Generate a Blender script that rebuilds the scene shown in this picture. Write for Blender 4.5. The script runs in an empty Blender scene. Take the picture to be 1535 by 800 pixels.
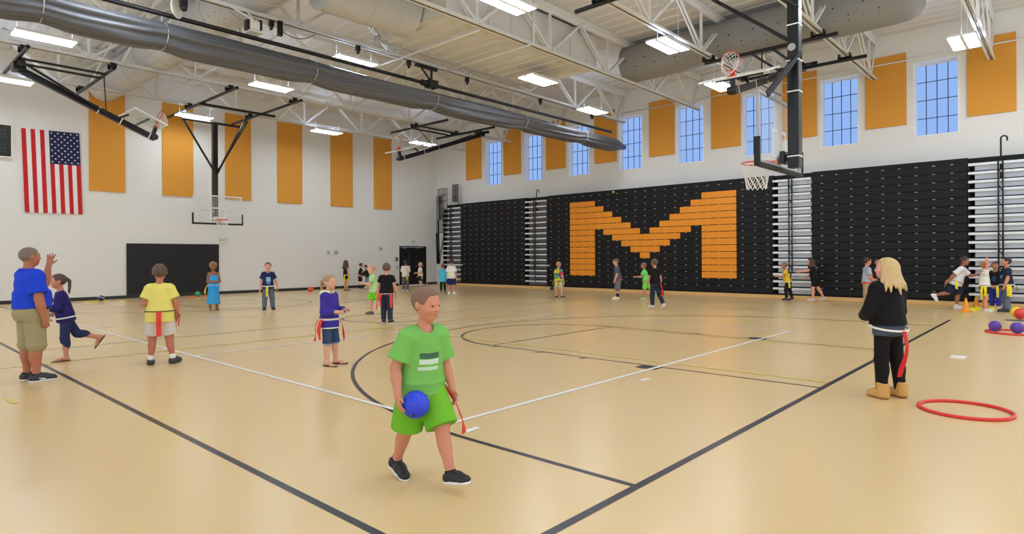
import bpy, math, random
import numpy as np
from mathutils import Vector, Matrix

random.seed(7)
SC = bpy.context.scene
COL = SC.collection
R = math.radians

# ------------------------------------------------------------------ materials
def lin(c):
    return c / 12.92 if c <= 0.04045 else ((c + 0.055) / 1.055) ** 2.4

def rgb(r, g, b):
    return (lin(r / 255), lin(g / 255), lin(b / 255), 1.0)

MATS = {}
def mat(name, col, rough=0.6, metal=0.0, bump=0.0, bscale=60.0, var=0.0, spec=0.5, alpha=1.0):
    if name in MATS:
        return MATS[name]
    m = bpy.data.materials.new(name)
    m.use_nodes = True
    nt = m.node_tree
    p = nt.nodes['Principled BSDF']
    c = rgb(*col)
    p.inputs['Base Color'].default_value = c
    p.inputs['Roughness'].default_value = rough
    p.inputs['Metallic'].default_value = metal
    p.inputs['Specular IOR Level'].default_value = spec
    if bump or var:
        tc = nt.nodes.new('ShaderNodeTexCoord')
        nz = nt.nodes.new('ShaderNodeTexNoise')
        nz.inputs['Scale'].default_value = bscale
        nz.inputs['Detail'].default_value = 4
        nt.links.new(tc.outputs['Object'], nz.inputs['Vector'])
        if bump:
            b = nt.nodes.new('ShaderNodeBump')
            b.inputs['Strength'].default_value = bump
            b.inputs['Distance'].default_value = 0.01
            nt.links.new(nz.outputs['Fac'], b.inputs['Height'])
            nt.links.new(b.outputs['Normal'], p.inputs['Normal'])
        if var:
            mx = nt.nodes.new('ShaderNodeMix')
            mx.data_type = 'RGBA'
            mx.inputs['A'].default_value = tuple(x * (1 - var) for x in c[:3]) + (1,)
            mx.inputs['B'].default_value = tuple(min(1, x * (1 + var)) for x in c[:3]) + (1,)
            nt.links.new(nz.outputs['Fac'], mx.inputs['Factor'])
            nt.links.new(mx.outputs['Result'], p.inputs['Base Color'])
    MATS[name] = m
    return m

def emit(name, col, strength):
    if name in MATS:
        return MATS[name]
    m = bpy.data.materials.new(name)
    m.use_nodes = True
    nt = m.node_tree
    nt.nodes.remove(nt.nodes['Principled BSDF'])
    e = nt.nodes.new('ShaderNodeEmission')
    e.inputs['Color'].default_value = rgb(*col)
    e.inputs['Strength'].default_value = strength
    nt.links.new(e.outputs[0], nt.nodes['Material Output'].inputs['Surface'])
    MATS[name] = m
    return m

def glass(name, tint=(235, 240, 240), clear=0.88):
    if name in MATS:
        return MATS[name]
    m = bpy.data.materials.new(name)
    m.use_nodes = True
    nt = m.node_tree
    p = nt.nodes['Principled BSDF']
    p.inputs['Base Color'].default_value = rgb(*tint)
    p.inputs['Roughness'].default_value = 0.05
    t = nt.nodes.new('ShaderNodeBsdfTransparent')
    t.inputs['Color'].default_value = (0.97, 0.98, 0.98, 1)
    mx = nt.nodes.new('ShaderNodeMixShader')
    mx.inputs[0].default_value = 1 - clear
    nt.links.new(t.outputs[0], mx.inputs[1])
    nt.links.new(p.outputs[0], mx.inputs[2])
    nt.links.new(mx.outputs[0], nt.nodes['Material Output'].inputs['Surface'])
    MATS[name] = m
    return m

# ------------------------------------------------------------------ mesh builder
class MB:
    def __init__(self):
        self.v = []; self.f = []; self.mi = []; self.mats = []; self.cur = 0
    def use(self, m):
        if m not in self.mats:
            self.mats.append(m)
        self.cur = self.mats.index(m)
        return self
    def add(self, vs, fs):
        o = len(self.v)
        self.v += [tuple(p) for p in vs]
        self.f += [tuple(i + o for i in f) for f in fs]
        self.mi += [self.cur] * len(fs)
        return self
    def box(self, lo, hi):
        x0, y0, z0 = lo; x1, y1, z1 = hi
        if x0 > x1: x0, x1 = x1, x0
        if y0 > y1: y0, y1 = y1, y0
        if z0 > z1: z0, z1 = z1, z0
        vs = [(x0,y0,z0),(x1,y0,z0),(x1,y1,z0),(x0,y1,z0),(x0,y0,z1),(x1,y0,z1),(x1,y1,z1),(x0,y1,z1)]
        fs = [(0,3,2,1),(4,5,6,7),(0,1,5,4),(1,2,6,5),(2,3,7,6),(3,0,4,7)]
        return self.add(vs, fs)
    def bar(self, a, b, w, h, up=(0, 0, 1)):
        a = Vector(a); b = Vector(b); d = (b - a).normalized()
        up = Vector(up)
        s = d.cross(up)
        if s.length < 1e-4:
            s = d.cross(Vector((0, 1, 0)))
        s.normalize(); u = s.cross(d).normalized()
        s *= w / 2; u *= h / 2
        vs = [a - s - u, a + s - u, a + s + u, a - s + u, b - s - u, b + s - u, b + s + u, b - s + u]
        fs = [(0,3,2,1),(4,5,6,7),(0,1,5,4),(1,2,6,5),(2,3,7,6),(3,0,4,7)]
        return self.add([tuple(p) for p in vs], [tuple(reversed(f)) for f in fs])
    def path(self, pts, r, n=10, closed=False, caps=True):
        pts = [Vector(p) for p in pts]
        m = len(pts)
        rs = r if isinstance(r, (list, tuple)) else [r] * m
        base = len(self.v)
        prev = None
        vs = []
        for i, p in enumerate(pts):
            if closed:
                d = pts[(i + 1) % m] - pts[i - 1]
            else:
                d = pts[min(i + 1, m - 1)] - pts[max(i - 1, 0)]
            d.normalize()
            if prev is None:
                a = Vector((0, 0, 1)) if abs(d.z) < 0.9 else Vector((1, 0, 0))
                s = d.cross(a).normalized()
            else:
                s = prev - d * prev.dot(d)
                s.normalize()
            prev = s
            t = d.cross(s)
            for k in range(n):
                an = 2 * math.pi * k / n
                vs.append(tuple(p + (s * math.cos(an) + t * math.sin(an)) * rs[i]))
        fs = []
        for i in range(m if closed else m - 1):
            j = (i + 1) % m
            for k in range(n):
                k2 = (k + 1) % n
                fs.append((i*n+k, i*n+k2, j*n+k2, j*n+k))
        if caps and not closed:
            fs.append(tuple(range(n - 1, -1, -1)))
            fs.append(tuple((m - 1) * n + k for k in range(n)))
        return self.add(vs, fs)
    def tube(self, a, b, r, n=10):
        return self.path([a, b], r, n)
    def ring(self, c, ax, Rr, r, n=40, k=8):
        ax = Vector(ax).normalized()
        a = Vector((0, 0, 1)) if abs(ax.z) < 0.9 else Vector((1, 0, 0))
        s = ax.cross(a).normalized(); t = ax.cross(s)
        c = Vector(c)
        return self.path([c + (s * math.cos(2*math.pi*i/n) + t * math.sin(2*math.pi*i/n)) * Rr for i in range(n)], r, k, closed=True)
    def lathe(self, c, prof, n=32, ax=(0, 0, 1)):
        ax = Vector(ax).normalized()
        a = Vector((1, 0, 0)) if abs(ax.x) < 0.9 else Vector((0, 1, 0))
        s = ax.cross(a).normalized(); t = ax.cross(s)
        c = Vector(c)
        vs = []
        for (r, h) in prof:
            for k in range(n):
                an = 2 * math.pi * k / n
                vs.append(tuple(c + ax * h + (s * math.cos(an) + t * math.sin(an)) * r))
        fs = []
        for i in range(len(prof) - 1):
            for k in range(n):
                k2 = (k + 1) % n
                fs.append((i*n+k, i*n+k2, (i+1)*n+k2, (i+1)*n+k))
        fs.append(tuple(range(n - 1, -1, -1)))
        fs.append(tuple((len(prof) - 1) * n + k for k in range(n)))
        return self.add(vs, fs)
    def prism(self, poly, ex):
        ex = Vector(ex)
        n = len(poly)
        vs = [tuple(p) for p in poly] + [tuple(Vector(p) + ex) for p in poly]
        fs = [tuple(range(n - 1, -1, -1)), tuple(range(n, 2 * n))]
        for k in range(n):
            k2 = (k + 1) % n
            fs.append((k, k2, n + k2, n + k))
        return self.add(vs, fs)
    def build(self, name, m=None, parent=None, smooth=False, bevel=0.0, seg=2):
        me = bpy.data.meshes.new(name)
        off = Vector((0, 0, 0))
        inv = None
        if parent is not None:
            inv = world(parent).inverted()
        vs = self.v if inv is None else [tuple(inv @ Vector(p)) for p in self.v]
        me.from_pydata(vs, [], self.f)
        ms = self.mats if self.mats else [m]
        for x in ms:
            me.materials.append(x)
        if self.mats:
            me.polygons.foreach_set('material_index', self.mi)
        fix_normals(me)
        if smooth:
            me.shade_smooth() if hasattr(me, 'shade_smooth') else me.polygons.foreach_set('use_smooth', [True] * len(me.polygons))
        me.update()
        o = bpy.data.objects.new(name, me)
        COL.objects.link(o)
        if parent is not None:
            o.parent = parent
        if smooth == 'auto':
            md = o.modifiers.new('edges', 'EDGE_SPLIT')
            md.split_angle = R(40)
        if bevel:
            b = o.modifiers.new('bevel', 'BEVEL')
            b.width = bevel; b.segments = seg; b.limit_method = 'ANGLE'
        return o

import bmesh
def fix_normals(me):
    bm = bmesh.new()
    bm.from_mesh(me)
    bmesh.ops.recalc_face_normals(bm, faces=bm.faces)
    bm.to_mesh(me)
    bm.free()

def world(o):
    m = o.matrix_basis.copy()
    while o.parent is not None:
        o = o.parent
        m = o.matrix_basis @ m
    return m

def thing(name, label, cat, loc=(0, 0, 0), rz=0.0, group=None):
    o = bpy.data.objects.new(name, None)
    COL.objects.link(o)
    o.location = loc
    o.rotation_euler = (0, 0, rz)
    o.empty_display_size = 0.2
    o['label'] = label; o['category'] = cat
    if group: o['group'] = group
    bpy.context.view_layer.update()
    return o

def tag(o, label, cat, group=None):
    o['label'] = label; o['category'] = cat
    if group: o['group'] = group
    return o

def struct(o):
    o['kind'] = 'structure'
    return o

def text_mesh(txt, size):
    cu = bpy.data.curves.new('t', 'FONT')
    cu.body = txt; cu.size = size; cu.align_x = 'CENTER'; cu.align_y = 'CENTER'
    cu.extrude = 0.003
    o = bpy.data.objects.new('t', cu)
    COL.objects.link(o)
    dg = bpy.context.evaluated_depsgraph_get()
    me = bpy.data.meshes.new_from_object(o.evaluated_get(dg))
    bpy.data.objects.remove(o)
    vs = [tuple(v.co) for v in me.vertices]
    fs = [tuple(p.vertices) for p in me.polygons]
    return vs, fs
# ================================================================== ROOM
XW, YW = 22.7, 26.4          # inner faces of the bleacher wall and of the end wall
XB = 21.9                    # front of the closed bleachers
ZD = 8.5                     # underside of the roof deck
ZC = 7.15                    # truss bottom chord

M_wall = mat('wall_paint', (236, 235, 231), 0.7, bump=0.05, bscale=90)
M_white = mat('white_paint', (232, 230, 225), 0.5)
M_steel = mat('truss_white', (236, 235, 232), 0.5)
M_deck = mat('deck_paint', (222, 221, 219), 0.6)
M_black = mat('black_metal', (22, 22, 24), 0.4)
M_soft = mat('black_pad', (20, 20, 21), 0.6)
M_orange = mat('acoustic_orange', (226, 158, 60), 0.85, bump=0.1, bscale=250)
M_duct = mat('duct_grey', (196, 196, 195), 0.5)
M_chrome = mat('bright_metal', (190, 190, 192), 0.25, metal=0.8)

# floor: glossy poured sports floor
fm = mat('sports_floor', (228, 197, 142), 0.27, var=0.02, bscale=0.6)
p = fm.node_tree.nodes['Principled BSDF']
p.inputs['Specular IOR Level'].default_value = 0.8
b = MB(); b.box((-6, -6, -0.2), (XW, YW, 0))
floor = struct(b.build('floor', fm))

M_lblack = mat('line_black', (40, 40, 48), 0.3)
M_lwhite = mat('line_white', (245, 243, 238), 0.35)
M_lyel = mat('line_yellow', (226, 205, 90), 0.35)
ZL = 0.0012
def line(name, pts, w, m, z0=0.0, closed=False, z=ZL):
    bb = MB()
    n = len(pts)
    L = []
    for i in range(n):
        if closed:
            a = Vector(pts[i - 1]); c = Vector(pts[(i + 1) % n])
        else:
            a = Vector(pts[max(i - 1, 0)]); c = Vector(pts[min(i + 1, n - 1)])
        d = (c - a).normalized()
        nrm = Vector((-d.y, d.x))
        q = Vector(pts[i])
        L.append((q + nrm * w / 2, q - nrm * w / 2))
    vs = []
    for l, r in L:
        vs += [(l.x, l.y, z), (r.x, r.y, z)]
    fs = [(2*i, 2*i+1, 2*i+3, 2*i+2) for i in range(n - 1)]
    if closed:
        fs.append((2*n-2, 2*n-1, 1, 0))
    bb.add(vs, fs)
    # a thin painted film with a little height
    o = bb.build(name, m, floor)
    return o
def arc(cx, cy, r, a0, a1, n=64):
    return [(cx + r * math.cos(R(a0 + (a1 - a0) * i / n)), cy + r * math.sin(R(a0 + (a1 - a0) * i / n))) for i in range(n + 1)]
W5 = 0.06
XS0, XS1, YB0, YB1 = 1.98, 17.2, 2.11, 25.3
HX = 9.55                        # court axis
line('basketball_sideline', [(XS0, YB0), (XS0, YB1)], 0.055, M_lblack)
line('basketball_sideline', [(XS1, YB0), (XS1, YB1)], 0.03, M_lblack)
line('basketball_baseline', [(XS0, YB0), (XS1, YB0)], 0.06, M_lblack, z=0.0016)
line('basketball_baseline', [(XS0, YB1), (XS1, YB1)], 0.05, M_lblack, z=0.0016)
line('basketball_halfway_line', [(XS0, 12.6), (XS1, 12.6)], 0.04, M_lblack)
line('basketball_centre_circle', arc(9.3, 12.6, 1.15, 0, 358, 90), 0.05, M_lblack, closed=True, z=0.002)
r3 = 6.02
line('basketball_three_point_line', [(9.53 - r3, YB0), (9.53 - r3, 3.6)] + arc(9.53, 3.6, r3, 180, 0, 96) + [(9.53 + r3, YB0)], 0.05, M_lblack, z=0.002)
line('basketball_three_point_line', [(9.53 - r3, YB1), (9.53 - r3, 23.8)] + arc(9.53, 23.8, r3, 180, 360, 96) + [(9.53 + r3, YB1)], 0.05, M_lblack, z=0.002)
for y0, y1, sg in ((YB0, 7.3, 1), (YB1, 20.1, -1)):
    line('basketball_key_line', [(7.5, y0), (7.5, y1)], 0.035, M_lblack, z=0.0024)
    line('basketball_key_line', [(11.1, y0), (11.1, y1)], 0.035, M_lblack, z=0.0024)
    line('basketball_free_throw_line', [(7.5, y1), (11.1, y1)], 0.04, M_lblack, z=0.0028)
    line('basketball_free_throw_circle', arc(9.3, y1, 1.83, 0, 180 * sg, 48), 0.045, M_lblack, z=0.003)
    for s, x in ((-1, 7.5), (1, 11.1)):
        line('basketball_lane_block', [(x + s * 0.02, y0 + sg * 2.13), (x + s * 0.24, y0 + sg * 2.13)], 0.3, M_lblack, z=0.0032)
        for dy in (3.25, 4.1, 5.05):
            line('basketball_lane_mark', [(x, y0 + sg * dy), (x + s * 0.16, y0 + sg * dy)], 0.05, M_lblack, z=0.0032)
# volleyball court and its attack lines in white
VX0, VX1, VY0, VY1 = 3.71, 12.68, 4.16, 22.0
line('volleyball_line', [(VX0, VY0), (VX0, VY1), (VX1, VY1), (VX1, VY0), (VX0, VY0 + 0.0001)][:2], 0.055, M_lwhite, z=0.0036)
line('volleyball_line', [(VX1, VY0), (VX1, VY1)], 0.045, M_lwhite, z=0.0036)
line('volleyball_line', [(VX0 - .027, VY0), (VX1 + .02, VY0)], 0.055, M_lwhite, z=0.0038)
line('volleyball_line', [(VX0 - .027, VY1), (VX1 + .02, VY1)], 0.055, M_lwhite, z=0.0038)
line('volleyball_attack_line', [(VX0, 10.0), (VX1, 10.0)], 0.055, M_lwhite, z=0.0038)
line('volleyball_attack_line', [(VX0, 15.7), (VX1, 15.7)], 0.055, M_lwhite, z=0.0038)
line('volleyball_corner_mark', [(3.62, 3.87), (3.80, 3.87)], 0.07, M_lwhite, z=0.0038)
line('volleyball_corner_mark', [(6.53, 3.85), (6.70, 3.85)], 0.07, M_lwhite, z=0.0038)
# yellow court
line('yellow_court_line', [(7.85, 2.14), (7.85, 10.9)], 0.05, M_lyel, z=0.0034)
line('yellow_court_line', [(10.95, 2.14), (10.95, 10.9)], 0.05, M_lyel, z=0.0034)
line('yellow_court_line', [(0.5, 10.9), (10.95, 10.9)], 0.045, M_lyel, z=0.0036)
line('yellow_court_line', [(XS1, 2.1), (20.9, 2.1)], 0.06, M_lyel, z=0.0036)
line('yellow_court_line', [(1.25, 8.15), (1.25, 8.5)], 0.06, M_lyel, z=0.0036)

# end wall with the door opening
DX0, DX1, DZ = 20.1, 21.93, 2.1
b = MB()
b.box((-6, YW, 0), (DX0, YW + .3, DZ)); b.box((DX1, YW, 0), (XW + .4, YW + .3, DZ)); b.box((-6, YW, DZ), (XW + .4, YW + .3, ZD + .1))
struct(b.build('wall_end', M_wall))
# bleacher wall with eight window openings
WY = [3.12 + 2.69 * k for k in range(8)]
WW, WZ0, WZ1 = 1.12, 5.18, 7.44
b = MB()
b.box((XW, -6, 0), (XW + .38, YW, WZ0)); b.box((XW, -6, WZ1), (XW + .38, YW, ZD + .1))
edges = [-6] + sum([[y - WW / 2, y + WW / 2] for y in WY], []) + [YW]
for k in range(0, len(edges), 2):
    b.box((XW, edges[k], WZ0), (XW + .38, edges[k + 1], WZ1))
struct(b.build('wall_right', M_wall))
M_pane = emit('daylit_pane', (150, 186, 247), 0.92)
M_munt = mat('muntin_dark', (40, 62, 96), 0.5)
for k, y in enumerate(WY):
    b = MB()
    y0, y1 = y - WW / 2, y + WW / 2
    xf = XW + .26
    for lo, hi in (((xf, y0, WZ0), (xf + .08, y0 + .035, WZ1)), ((xf, y1 - .035, WZ0), (xf + .08, y1, WZ1)),
                   ((xf, y0 + .035, WZ0), (xf + .08, y1 - .035, WZ0 + .035)), ((xf, y0 + .035, WZ1 - .05), (xf + .08, y1 - .035, WZ1))):
        b.box(lo, hi)
    w = struct(b.build('window_%d' % (k + 1), M_white))
    b = MB()
    b.box((XW - .012, y1 - .004, WZ0 - .03), (xf, y1 + .03, WZ1 + .03)); b.box((XW - .012, y0 - .03, WZ0 - .03), (xf, y0 + .004, WZ1 + .03))
    b.box((XW - .012, y0 + .004, WZ1 - .004), (xf, y1 - .004, WZ1 + .03)); b.box((XW - .02, y0 + .004, WZ0 - .03), (xf, y1 - .004, WZ0 + .004))
    b.build('window_reveal', mat('reveal_daylit_white', (250, 250, 250), .5), w)  # whiter lining: daylight on the reveal is put into its colour
    b = MB(); b.box((xf + .03, y0 + .035, WZ0 + .035), (xf + .05, y1 - .035, WZ1 - .05))
    b.build('window_pane', M_pane, w)
    b = MB()
    for i in range(1, 4):
        yy = y0 + WW * i / 4
        b.box((xf + .015, yy - .011, WZ0 + .03), (xf + .045, yy + .011, WZ1 - .05))
        zz = WZ0 + (WZ1 - WZ0) * i / 4
        b.box((xf + .018, y0 + .03, zz - .011), (xf + .042, y1 - .03, zz + .011))
    b.build('window_muntins', M_munt, w)

# roof deck: ribbed steel sheet
b = MB()
xs = []
x = -6.0
prof = []
while x < XW + .3:
    prof += [(x, ZD), (x + .3, ZD), (x + .34, ZD + .03), (x + .44, ZD + .03), (x + .48, ZD)]
    x += .48
n = len(prof)
vs = [(px, -6, pz) for px, pz in prof] + [(px, YW + .2, pz) for px, pz in prof]
b.add(vs, [(i, i + 1, n + i + 1, n + i) for i in range(n - 1)])
b.box((-6, -6, ZD + .12), (XW + .38, YW + .3, ZD + .3))
struct(b.build('ceiling', M_deck))

# black rubber base along the end wall
M_base = mat('rubber_base', (44, 42, 42), 0.5)
b = MB(); b.box((-6, YW - .02, 0), (DX0 - .05, YW, .12)); struct(b.build('baseboard_end', M_base))
b = MB(); b.box((DX1 + .05, YW - .02, 0), (XW, YW, .12)); struct(b.build('baseboard_corner', M_base))

# door_1: black double door with panic bars
M_door = mat('door_black', (26, 25, 26), 0.35)
M_dgl = mat('door_glass', (52, 50, 50), 0.1)
b = MB()
b.box((DX0, YW - .01, 0), (DX0 + .06, YW + .14, DZ)); b.box((DX1 - .06, YW - .01, 0), (DX1, YW + .14, DZ)); b.box((DX0 + .06, YW - .01, DZ - .06), (DX1 - .06, YW + .14, DZ))
d = struct(b.build('door_1', M_door))
xm = (DX0 + DX1) / 2
for xa, xb in ((DX0 + .065, xm - .004), (xm + .004, DX1 - .065)):
    b = MB()
    b.use(M_door).box((xa, YW + .03, .01), (xb, YW + .075, DZ - .065))
    b.use(M_dgl).box((xb - .30 if xa < xm - .5 else xa + .14, YW + .026, 1.05), (xb - .14 if xa < xm - .5 else xa + .30, YW + .03, 1.75))
    b.build('door_leaf', None, d)
    b = MB(); b.box((xa + .1, YW - .03, 1.0), (xb - .1, YW + .0, 1.05)); b.box((xa + .12, YW, 1.0), (xa + .17, YW + .03, 1.05)); b.box((xb - .17, YW, 1.0), (xb - .12, YW + .03, 1.05))
    b.build('door_handle', M_chrome, d, bevel=.004)
    b = MB(); b.box((xa + .2, YW + .02, DZ - .14), (xa + .42, YW + .03, DZ - .09)); b.build('door_closer', M_chrome, d)

# acoustic panels
def panel(lo, hi, label, group):
    b = MB(); b.box(lo, hi)
    tag(b.build('acoustic_panel', M_orange, bevel=.008), label, 'wall panel', group)
ends = [(6.2, 7.35), (8.63, 9.78), (11.05, 12.15), (13.35, 14.55), (16.03, 17.25), (18.5, 19.62)]
el = ['orange wall panel beside the flag, cut off above by the duct', 'orange wall panel left of the far hoop mast on the end wall',
      'orange wall panel just right of the black hoop mast on the end wall', 'orange wall panel fourth from the flag, right of the hanging hoop',
      'second orange wall panel from the corner on the end wall', 'orange wall panel nearest the corner on the end wall']
for (x0, x1), l in zip(ends, el):
    panel((x0, YW - .05, 3.98), (x1, YW - .002, 7.62), l, 'orange panels on the end wall')
pc = [1.77, 4.45, 7.07, 9.72, 12.4, 15.12, 17.88, 20.64, 23.38]
rl = ['orange wall panel at the right edge, past the last window over the silver aisle',
      'orange wall panel between the two windows nearest the frame edge', 'orange wall panel partly hidden behind the near hoop mast',
      'orange wall panel just left of the near glass backboard, over the letter', 'orange wall panel above the middle of the big letter',
      'orange wall panel above the left leg of the letter, by the curtain end', 'orange wall panel crossed by the grey divider curtain',
      'orange wall panel above the second silver aisle, left of the curtain', 'orange wall panel nearest the far corner on the window wall']
for y, l in zip(pc, rl):
    panel((XW - .05, y - .57, 5.58), (XW - .002, y + .57, 7.84), l, 'orange panels between the windows')

# black wall mat
b = MB()
for k in range(3):
    x0 = 7.38 + k * 1.13
    b.box((x0, YW - .055, .13), (x0 + 1.128, YW - .002, 2.08))
o = b.build('wall_mat', M_soft, bevel=.006)
tag(o, 'wide black padded wall mat on the end wall under the far hoop', 'wall mat')

# scoreboard
t = thing('scoreboard', 'black scoreboard with white frame beside the flag', 'scoreboard', (3.1, YW - .08, 5.4))
b = MB()
for lo, hi in (((2.1, YW - .13, 4.88), (4.02, YW - .002, 4.93)), ((2.1, YW - .13, 5.97), (4.02, YW - .002, 6.02)), ((2.1, YW - .13, 4.93), (2.15, YW - .002, 5.97)), ((3.97, YW - .13, 4.93), (4.02, YW - .002, 5.97))):
    b.box(lo, hi)
b.build('frame', M_white, t)
b = MB(); b.box((2.15, YW - .12, 4.93), (3.97, YW - .01, 5.97)); b.build('face_panel', mat('score_black', (16, 16, 18), .5), t)
M_dig = mat('unlit_digit', (58, 58, 62), .5)
for (x0, z0, hh) in ((3.68, 5.55, .24), (3.40, 5.55, .24), (3.0, 5.55, .24), (2.72, 5.55, .24), (3.68, 5.08, .24), (2.6, 5.08, .24)):
    b = MB(); w = hh * .55
    for (a, c) in (((0, 0), (w, 0)), ((0, hh / 2), (w, hh / 2)), ((0, hh), (w, hh)), ((0, 0), (0, hh / 2)), ((0, hh / 2), (0, hh)), ((w, 0), (w, hh / 2)), ((w, hh / 2), (w, hh))):
        b.bar((x0 + a[0], YW - .122, z0 + a[1]), (x0 + c[0], YW - .122, z0 + c[1]), .024, .024)
    b.build('digit', M_dig, t)

# flag hung vertically
t = thing('flag', 'large red and white striped flag with starred blue corner hung on the end wall', 'flag', (5.1, YW - .03, 3.1))
FX0, FX1, FZ0, FZ1 = 4.25, 5.9, 3.1, 5.95
Mr = mat('flag_red', (200, 28, 36), .8); Mw = mat('flag_white', (238, 236, 235), .8); Mb = mat('flag_blue', (24, 30, 78), .8)
def fpt(u, v, d=0):
    lean = .09 * (1 - v)
    x = FX0 + (FX1 - FX0) * u + lean
    y = YW - .035 - .012 * math.sin(u * 19 + v * 2) * (1 - .6 * v) - .012 - d
    return (x, y, FZ0 + (FZ1 - FZ0) * v + .05 * u * v)
b = MB(); NU, NV = 52, 20
vs = [fpt(i / NU, j / NV) for j in range(NV + 1) for i in range(NU + 1)]
vs += [(x, y + .006, z) for x, y, z in vs]
K = (NU + 1) * (NV + 1)
for j in range(NV):
    for i in range(NU):
        s = i // 4
        m = Mb if (s >= 6 and j >= 12) else (Mr if s % 2 == 0 else Mw)
        b.use(m)
        q = (j * (NU + 1) + i, j * (NU + 1) + i + 1, (j + 1) * (NU + 1) + i + 1, (j + 1) * (NU + 1) + i)
        b.f.append(q); b.mi.append(b.cur)
        b.f.append(tuple(K + k for k in reversed(q))); b.mi.append(b.cur)
b.v = vs
b.build('cloth', None, t, smooth=True)
b = MB()
for r in range(11):
    for c in range(9):
        if (r + c) % 2 == 0:
            u = 6 / 13 + (7 / 13) * (c + .75) / 9.5; v = .6 + .4 * (r + .75) / 11.5
            cx, cy, cz = fpt(u, v, .004)
            pts = []
            for k in range(10):
                rr = .036 if k % 2 == 0 else .015
                pts.append((cx + rr * math.sin(k * math.pi / 5), cy, cz + rr * math.cos(k * math.pi / 5)))
            b.add([(cx, cy, cz)] + pts, [(0, 1 + k, 1 + (k + 1) % 10) for k in range(10)])
b.build('stars', Mw, t)

# EXIT signs, thermostats and other small wall fittings
def exit_sign(x, z, label):
    t = thing('exit_sign', label, 'exit sign', (x, YW, z))
    b = MB(); b.box((x - .17, YW - .06, z - .13), (x + .17, YW - .002, z + .13)); b.build('housing', M_white, t, bevel=.008)
    vs, fs = text_mesh('EXIT', .15)
    b = MB(); b.add([(x + a, YW - .063 - c, z + bb) for a, bb, c in vs], fs)
    b.build('lettering', mat('exit_green', (70, 170, 110), .5), t)
exit_sign(10.95, 2.26, 'white exit sign with green lettering beneath the far hoop, above the black mat')
exit_sign(21.0, 2.32, 'white exit sign with green lettering above the black double door')
M_gr = mat('fitting_grey', (196, 196, 198), .5)
def fitting(name, x, z, w, h, m, label, cat):
    t = thing(name, label, cat, (x, YW, z))
    b = MB(); b.box((x - w / 2, YW - .045, z - h / 2), (x + w / 2, YW - .002, z + h / 2)); b.build('cover', m, t, bevel=.01)
    b = MB(); b.box((x - w / 4, YW - .05, z - h / 5), (x + w / 4, YW - .044, z + h / 5)); b.build('display', mat('fit_disp', (150, 152, 158), .3), t)
fitting('thermostat', 15.9, 1.75, .16, .16, M_gr, 'left one of two small pale thermostats side by side on the end wall', 'thermostat')
fitting('thermostat', 16.3, 1.75, .2, .18, mat('fit_blue', (186, 192, 214), .4), 'bluish right one of two small thermostats side by side on the end wall', 'thermostat')
fitting('alarm_strobe', 18.9, 1.95, .17, .17, M_gr, 'small pale alarm strobe high between thermostats and black door', 'alarm')
fitting('card_reader', 19.92, 1.4, .14, .2, mat('fit_dark', (60, 58, 58), .4), 'small dark box on the wall just left of the black door', 'wall box')
fitting('light_switch', 19.92, .98, .1, .22, M_gr, 'pale switch plate low on the wall left of the black door', 'switch')
# ================================================================== ROOF STEEL
TY = [1.75, 4.75, 7.65, 10.75, 14.1, 17.3, 20.6, 24.1]
TL = ['white roof truss ending over the orange panel at the right edge', 'white roof truss ending between the two rightmost windows, carrying the near hoop pipes',
      'white roof truss crossing in front of the dark grey oval duct', 'white roof truss running along the near side of the big box duct',
      'white roof truss directly above the grey divider curtain', 'white roof truss just beyond the divider curtain', 'white roof truss over the folded side hoops on the far half',
      'white roof truss nearest the end wall, over the orange panels']
NX = [2.0 + 2.85 * k for k in range(8)]
ZT = ZD - .14
for ty, tl in zip(TY, TL):
    t = thing('roof_truss', tl, 'roof truss', (9, ty, ZC), group='roof trusses')
    xa, xb = -4.0, XW - .02
    b = MB()
    for s in (-1, 1):
        b.box((xa, ty + s * .02, ZC), (xb, ty + s * .095, ZC + .012))
        b.box((xa, ty + s * .02, ZC), (xb, ty + s * .032, ZC + .1))
    b.build('bottom_chord', M_steel, t)
    b = MB()
    for s in (-1, 1):
        b.box((xa, ty + s * .02, ZT), (xb, ty + s * .095, ZT + .012))
        b.box((xa, ty + s * .02, ZT - .1), (xb, ty + s * .032, ZT))
    b.box((xa, ty - .06, ZT + .012), (xb, ty + .06, ZD))
    b.build('top_chord', M_steel, t)
    for x in NX:
        for dx in (-1.42, 1.42):
            b = MB()
            xt = min(x + dx, XW - .05)
            for s in (-1, 1):
                b.bar((x + .05 * (1 if dx > 0 else -1), ty + s * .045, ZC + .06), (xt, ty + s * .045, ZT - .04), .035, .06)
            b.build('web_diagonal', M_steel, t)
        b = MB(); b.box((x - .03, ty - .03, ZC + .04), (x + .03, ty + .03, ZT)); b.build('web_post', M_steel, t)
        b = MB(); b.box((x - .2, ty - .012, ZC + .02), (x + .2, ty + .012, ZC + .2)); b.build('gusset_plate', M_steel, t)
    # bridging to the next truss
    i = TY.index(ty)
    if i in (4, 5, 6):
        for x in (5.6, 12.2, 18.0):
            y2 = TY[i + 1]
            b = MB(); b.bar((x, ty + .05, ZC + .05), (x, y2 - .05, ZT - .05), .04, .04); b.build('cross_brace', M_steel, t)
            b = MB(); b.bar((x + .05, ty + .05, ZT - .05), (x + .05, y2 - .05, ZC + .05), .04, .04); b.build('cross_brace', M_steel, t)

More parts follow.
